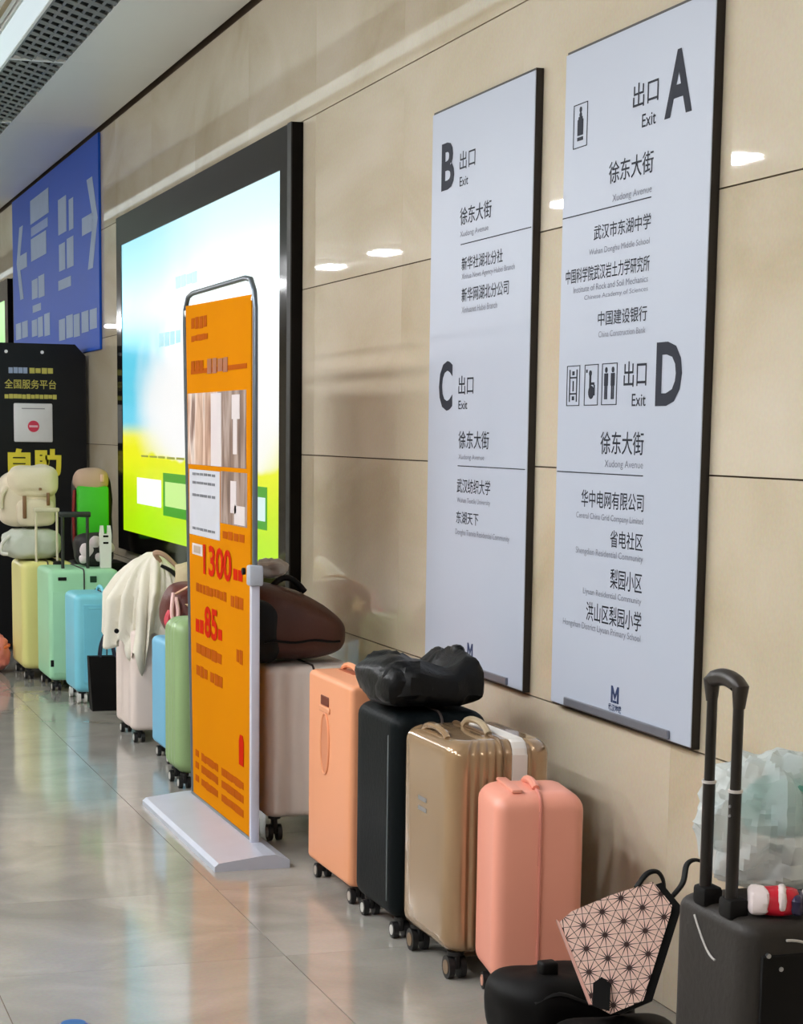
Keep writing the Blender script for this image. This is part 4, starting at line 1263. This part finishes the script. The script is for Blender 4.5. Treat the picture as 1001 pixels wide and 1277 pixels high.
M_FILM = film('film_white', (232, 240, 242), 0.62)
M_TEAL = pm('packet_teal', (104, 172, 158), 0.35, var=0.12, scale=10)
pb = soft('plastic_bag', 'crumpled white translucent plastic bag with teal contents on the charcoal trolley suitcase', 'bag', (-0.230, 3.675, 0.568), [
    ('film', MB().blob((0.0, 0.0, 0.0), (0.33, 0.26, 0.29), 0.75, 0.8, 64, 40, 0.046, 11, 81, ridged=True), M_FILM)], ang=20)
MB().blob((0.02, -0.02, 0.12), (0.20, 0.15, 0.13), 0.6, 0.7, 22, 14, 0.014, 12, 83, ridged=True).obj('teal_packet', M_TEAL, pb)
MB().blob((-0.03, 0.03, 0.02), (0.17, 0.16, 0.07), 0.6, 0.7, 36, 24, 0.010, 12, 84).obj('beige_packet', pm('packet_beige', (222, 196, 180), 0.5), pb)
MB().blob((0.04, 0.0, 0.225), (0.10, 0.10, 0.07), 0.8, 0.8, 30, 20, 0.02, 18, 85, ridged=True).obj('knot', M_FILM, pb)


def packet(label, c, yaw, tilt, mats, s):
    t = thing('snack_packet', label, 'packet', c, yaw)
    MB().blob((0, 0, 0), (0.13 * s, 0.075 * s, 0.075 * s), 0.7, 0.8, 18, 12, 0.012 * s, 16, 90 + int(yaw), ridged=True).obj('body', mats[0], t, ang=25)
    for k, (xx, zz, w_, h_) in enumerate(((-0.048, 0.002, 0.062, 0.074), (0.052, 0.004, 0.036, 0.060), (0.012, 0.010, 0.020, 0.070))):
        MB().blob((xx * s, -0.004 * s, zz * s), (w_ * s, 0.080 * s, h_ * s), 0.7, 0.7, 18, 12, 0.010 * s, 18, 60 + k, ridged=True).obj('printed_section', mats[1 + k % 2], t, ang=25)
    return t


MR, MW, MBB = pm('packet_red', (206, 30, 52), 0.3), pm('packet_white', (236, 222, 222), 0.35), pm('packet_navy', (40, 36, 70), 0.35)
packet('red snack packet with white stripes beside the trolley handle, under the plastic bag', (-0.343, 3.455, 0.567), -25, 0, (MR, MW, MBB), 0.8)
packet('smaller red and white snack packet right of the other, on the trolley suitcase', (-0.236, 3.432, 0.567), -25, 0, (MR, MW, MW), 0.7)
tag(MB().blob((-0.135, 3.45, 0.567), (0.085, 0.08, 0.075), 0.7, 0.8, 36, 24, 0.014, 14, 95, ridged=True).obj('tissue_pack', pm('tissue_white', (228, 226, 222), 0.6), None),
    'crumpled white tissue pack on the trolley suitcase at the right picture edge', 'tissue')
tag(MB().blob((-0.215, 3.93, 0.0), (0.14, 0.12, 0.30), 0.7, 0.8, 40, 28, 0.02, 12, 97, ridged=True).obj('clear_bag', film('film_clear', (206, 206, 190), 0.6), None),
    'clear crumpled plastic bag on the floor between faceted bag and trolley suitcase', 'bag')

tag(MB().blob((-0.40, 4.08, 0.0), (0.34, 0.15, 0.165), 0.6, 0.6, 48, 28, 0.014, 7, 99).obj('pouch', pm('duffel_black', (15, 13, 14), 0.6), None),
    'low black pouch on the floor in front of the duffel, under the faceted bag', 'bag')

# drinks can lid at the bottom edge
bt = thing('round_tin', 'round blue and white container on the floor, cut by the bottom picture edge', 'container', (-1.625, 4.62, 0))
MB().loft([[(r_ * math.cos(a), r_ * math.sin(a), z) for a in [2 * math.pi * k / 28 for k in range(28)]] for r_, z in ((0.040, 0), (0.046, 0.010), (0.046, 0.070), (0.042, 0.088), (0.030, 0.096))]).obj('body', pm('tin_blue', (34, 86, 176), 0.3, metal=0.2), bt)
MB().cyl((0, 0, 0.095), (0, 0, 0.098), 0.030, seg=24).obj('lid', pm('tin_lid', (60, 110, 170), 0.3, metal=0.3), bt)
MB().loft([[(0.0468 * math.cos(a), 0.0468 * math.sin(a), z) for a in [math.radians(160 + 110 * k / 12) for k in range(13)]] + [(0.040 * math.cos(a), 0.040 * math.sin(a), z) for a in [math.radians(270 - 110 * k / 12) for k in range(13)]] for z in (0.012, 0.074)]).obj('print_band', pm('tin_white', (226, 228, 232), 0.35), bt)
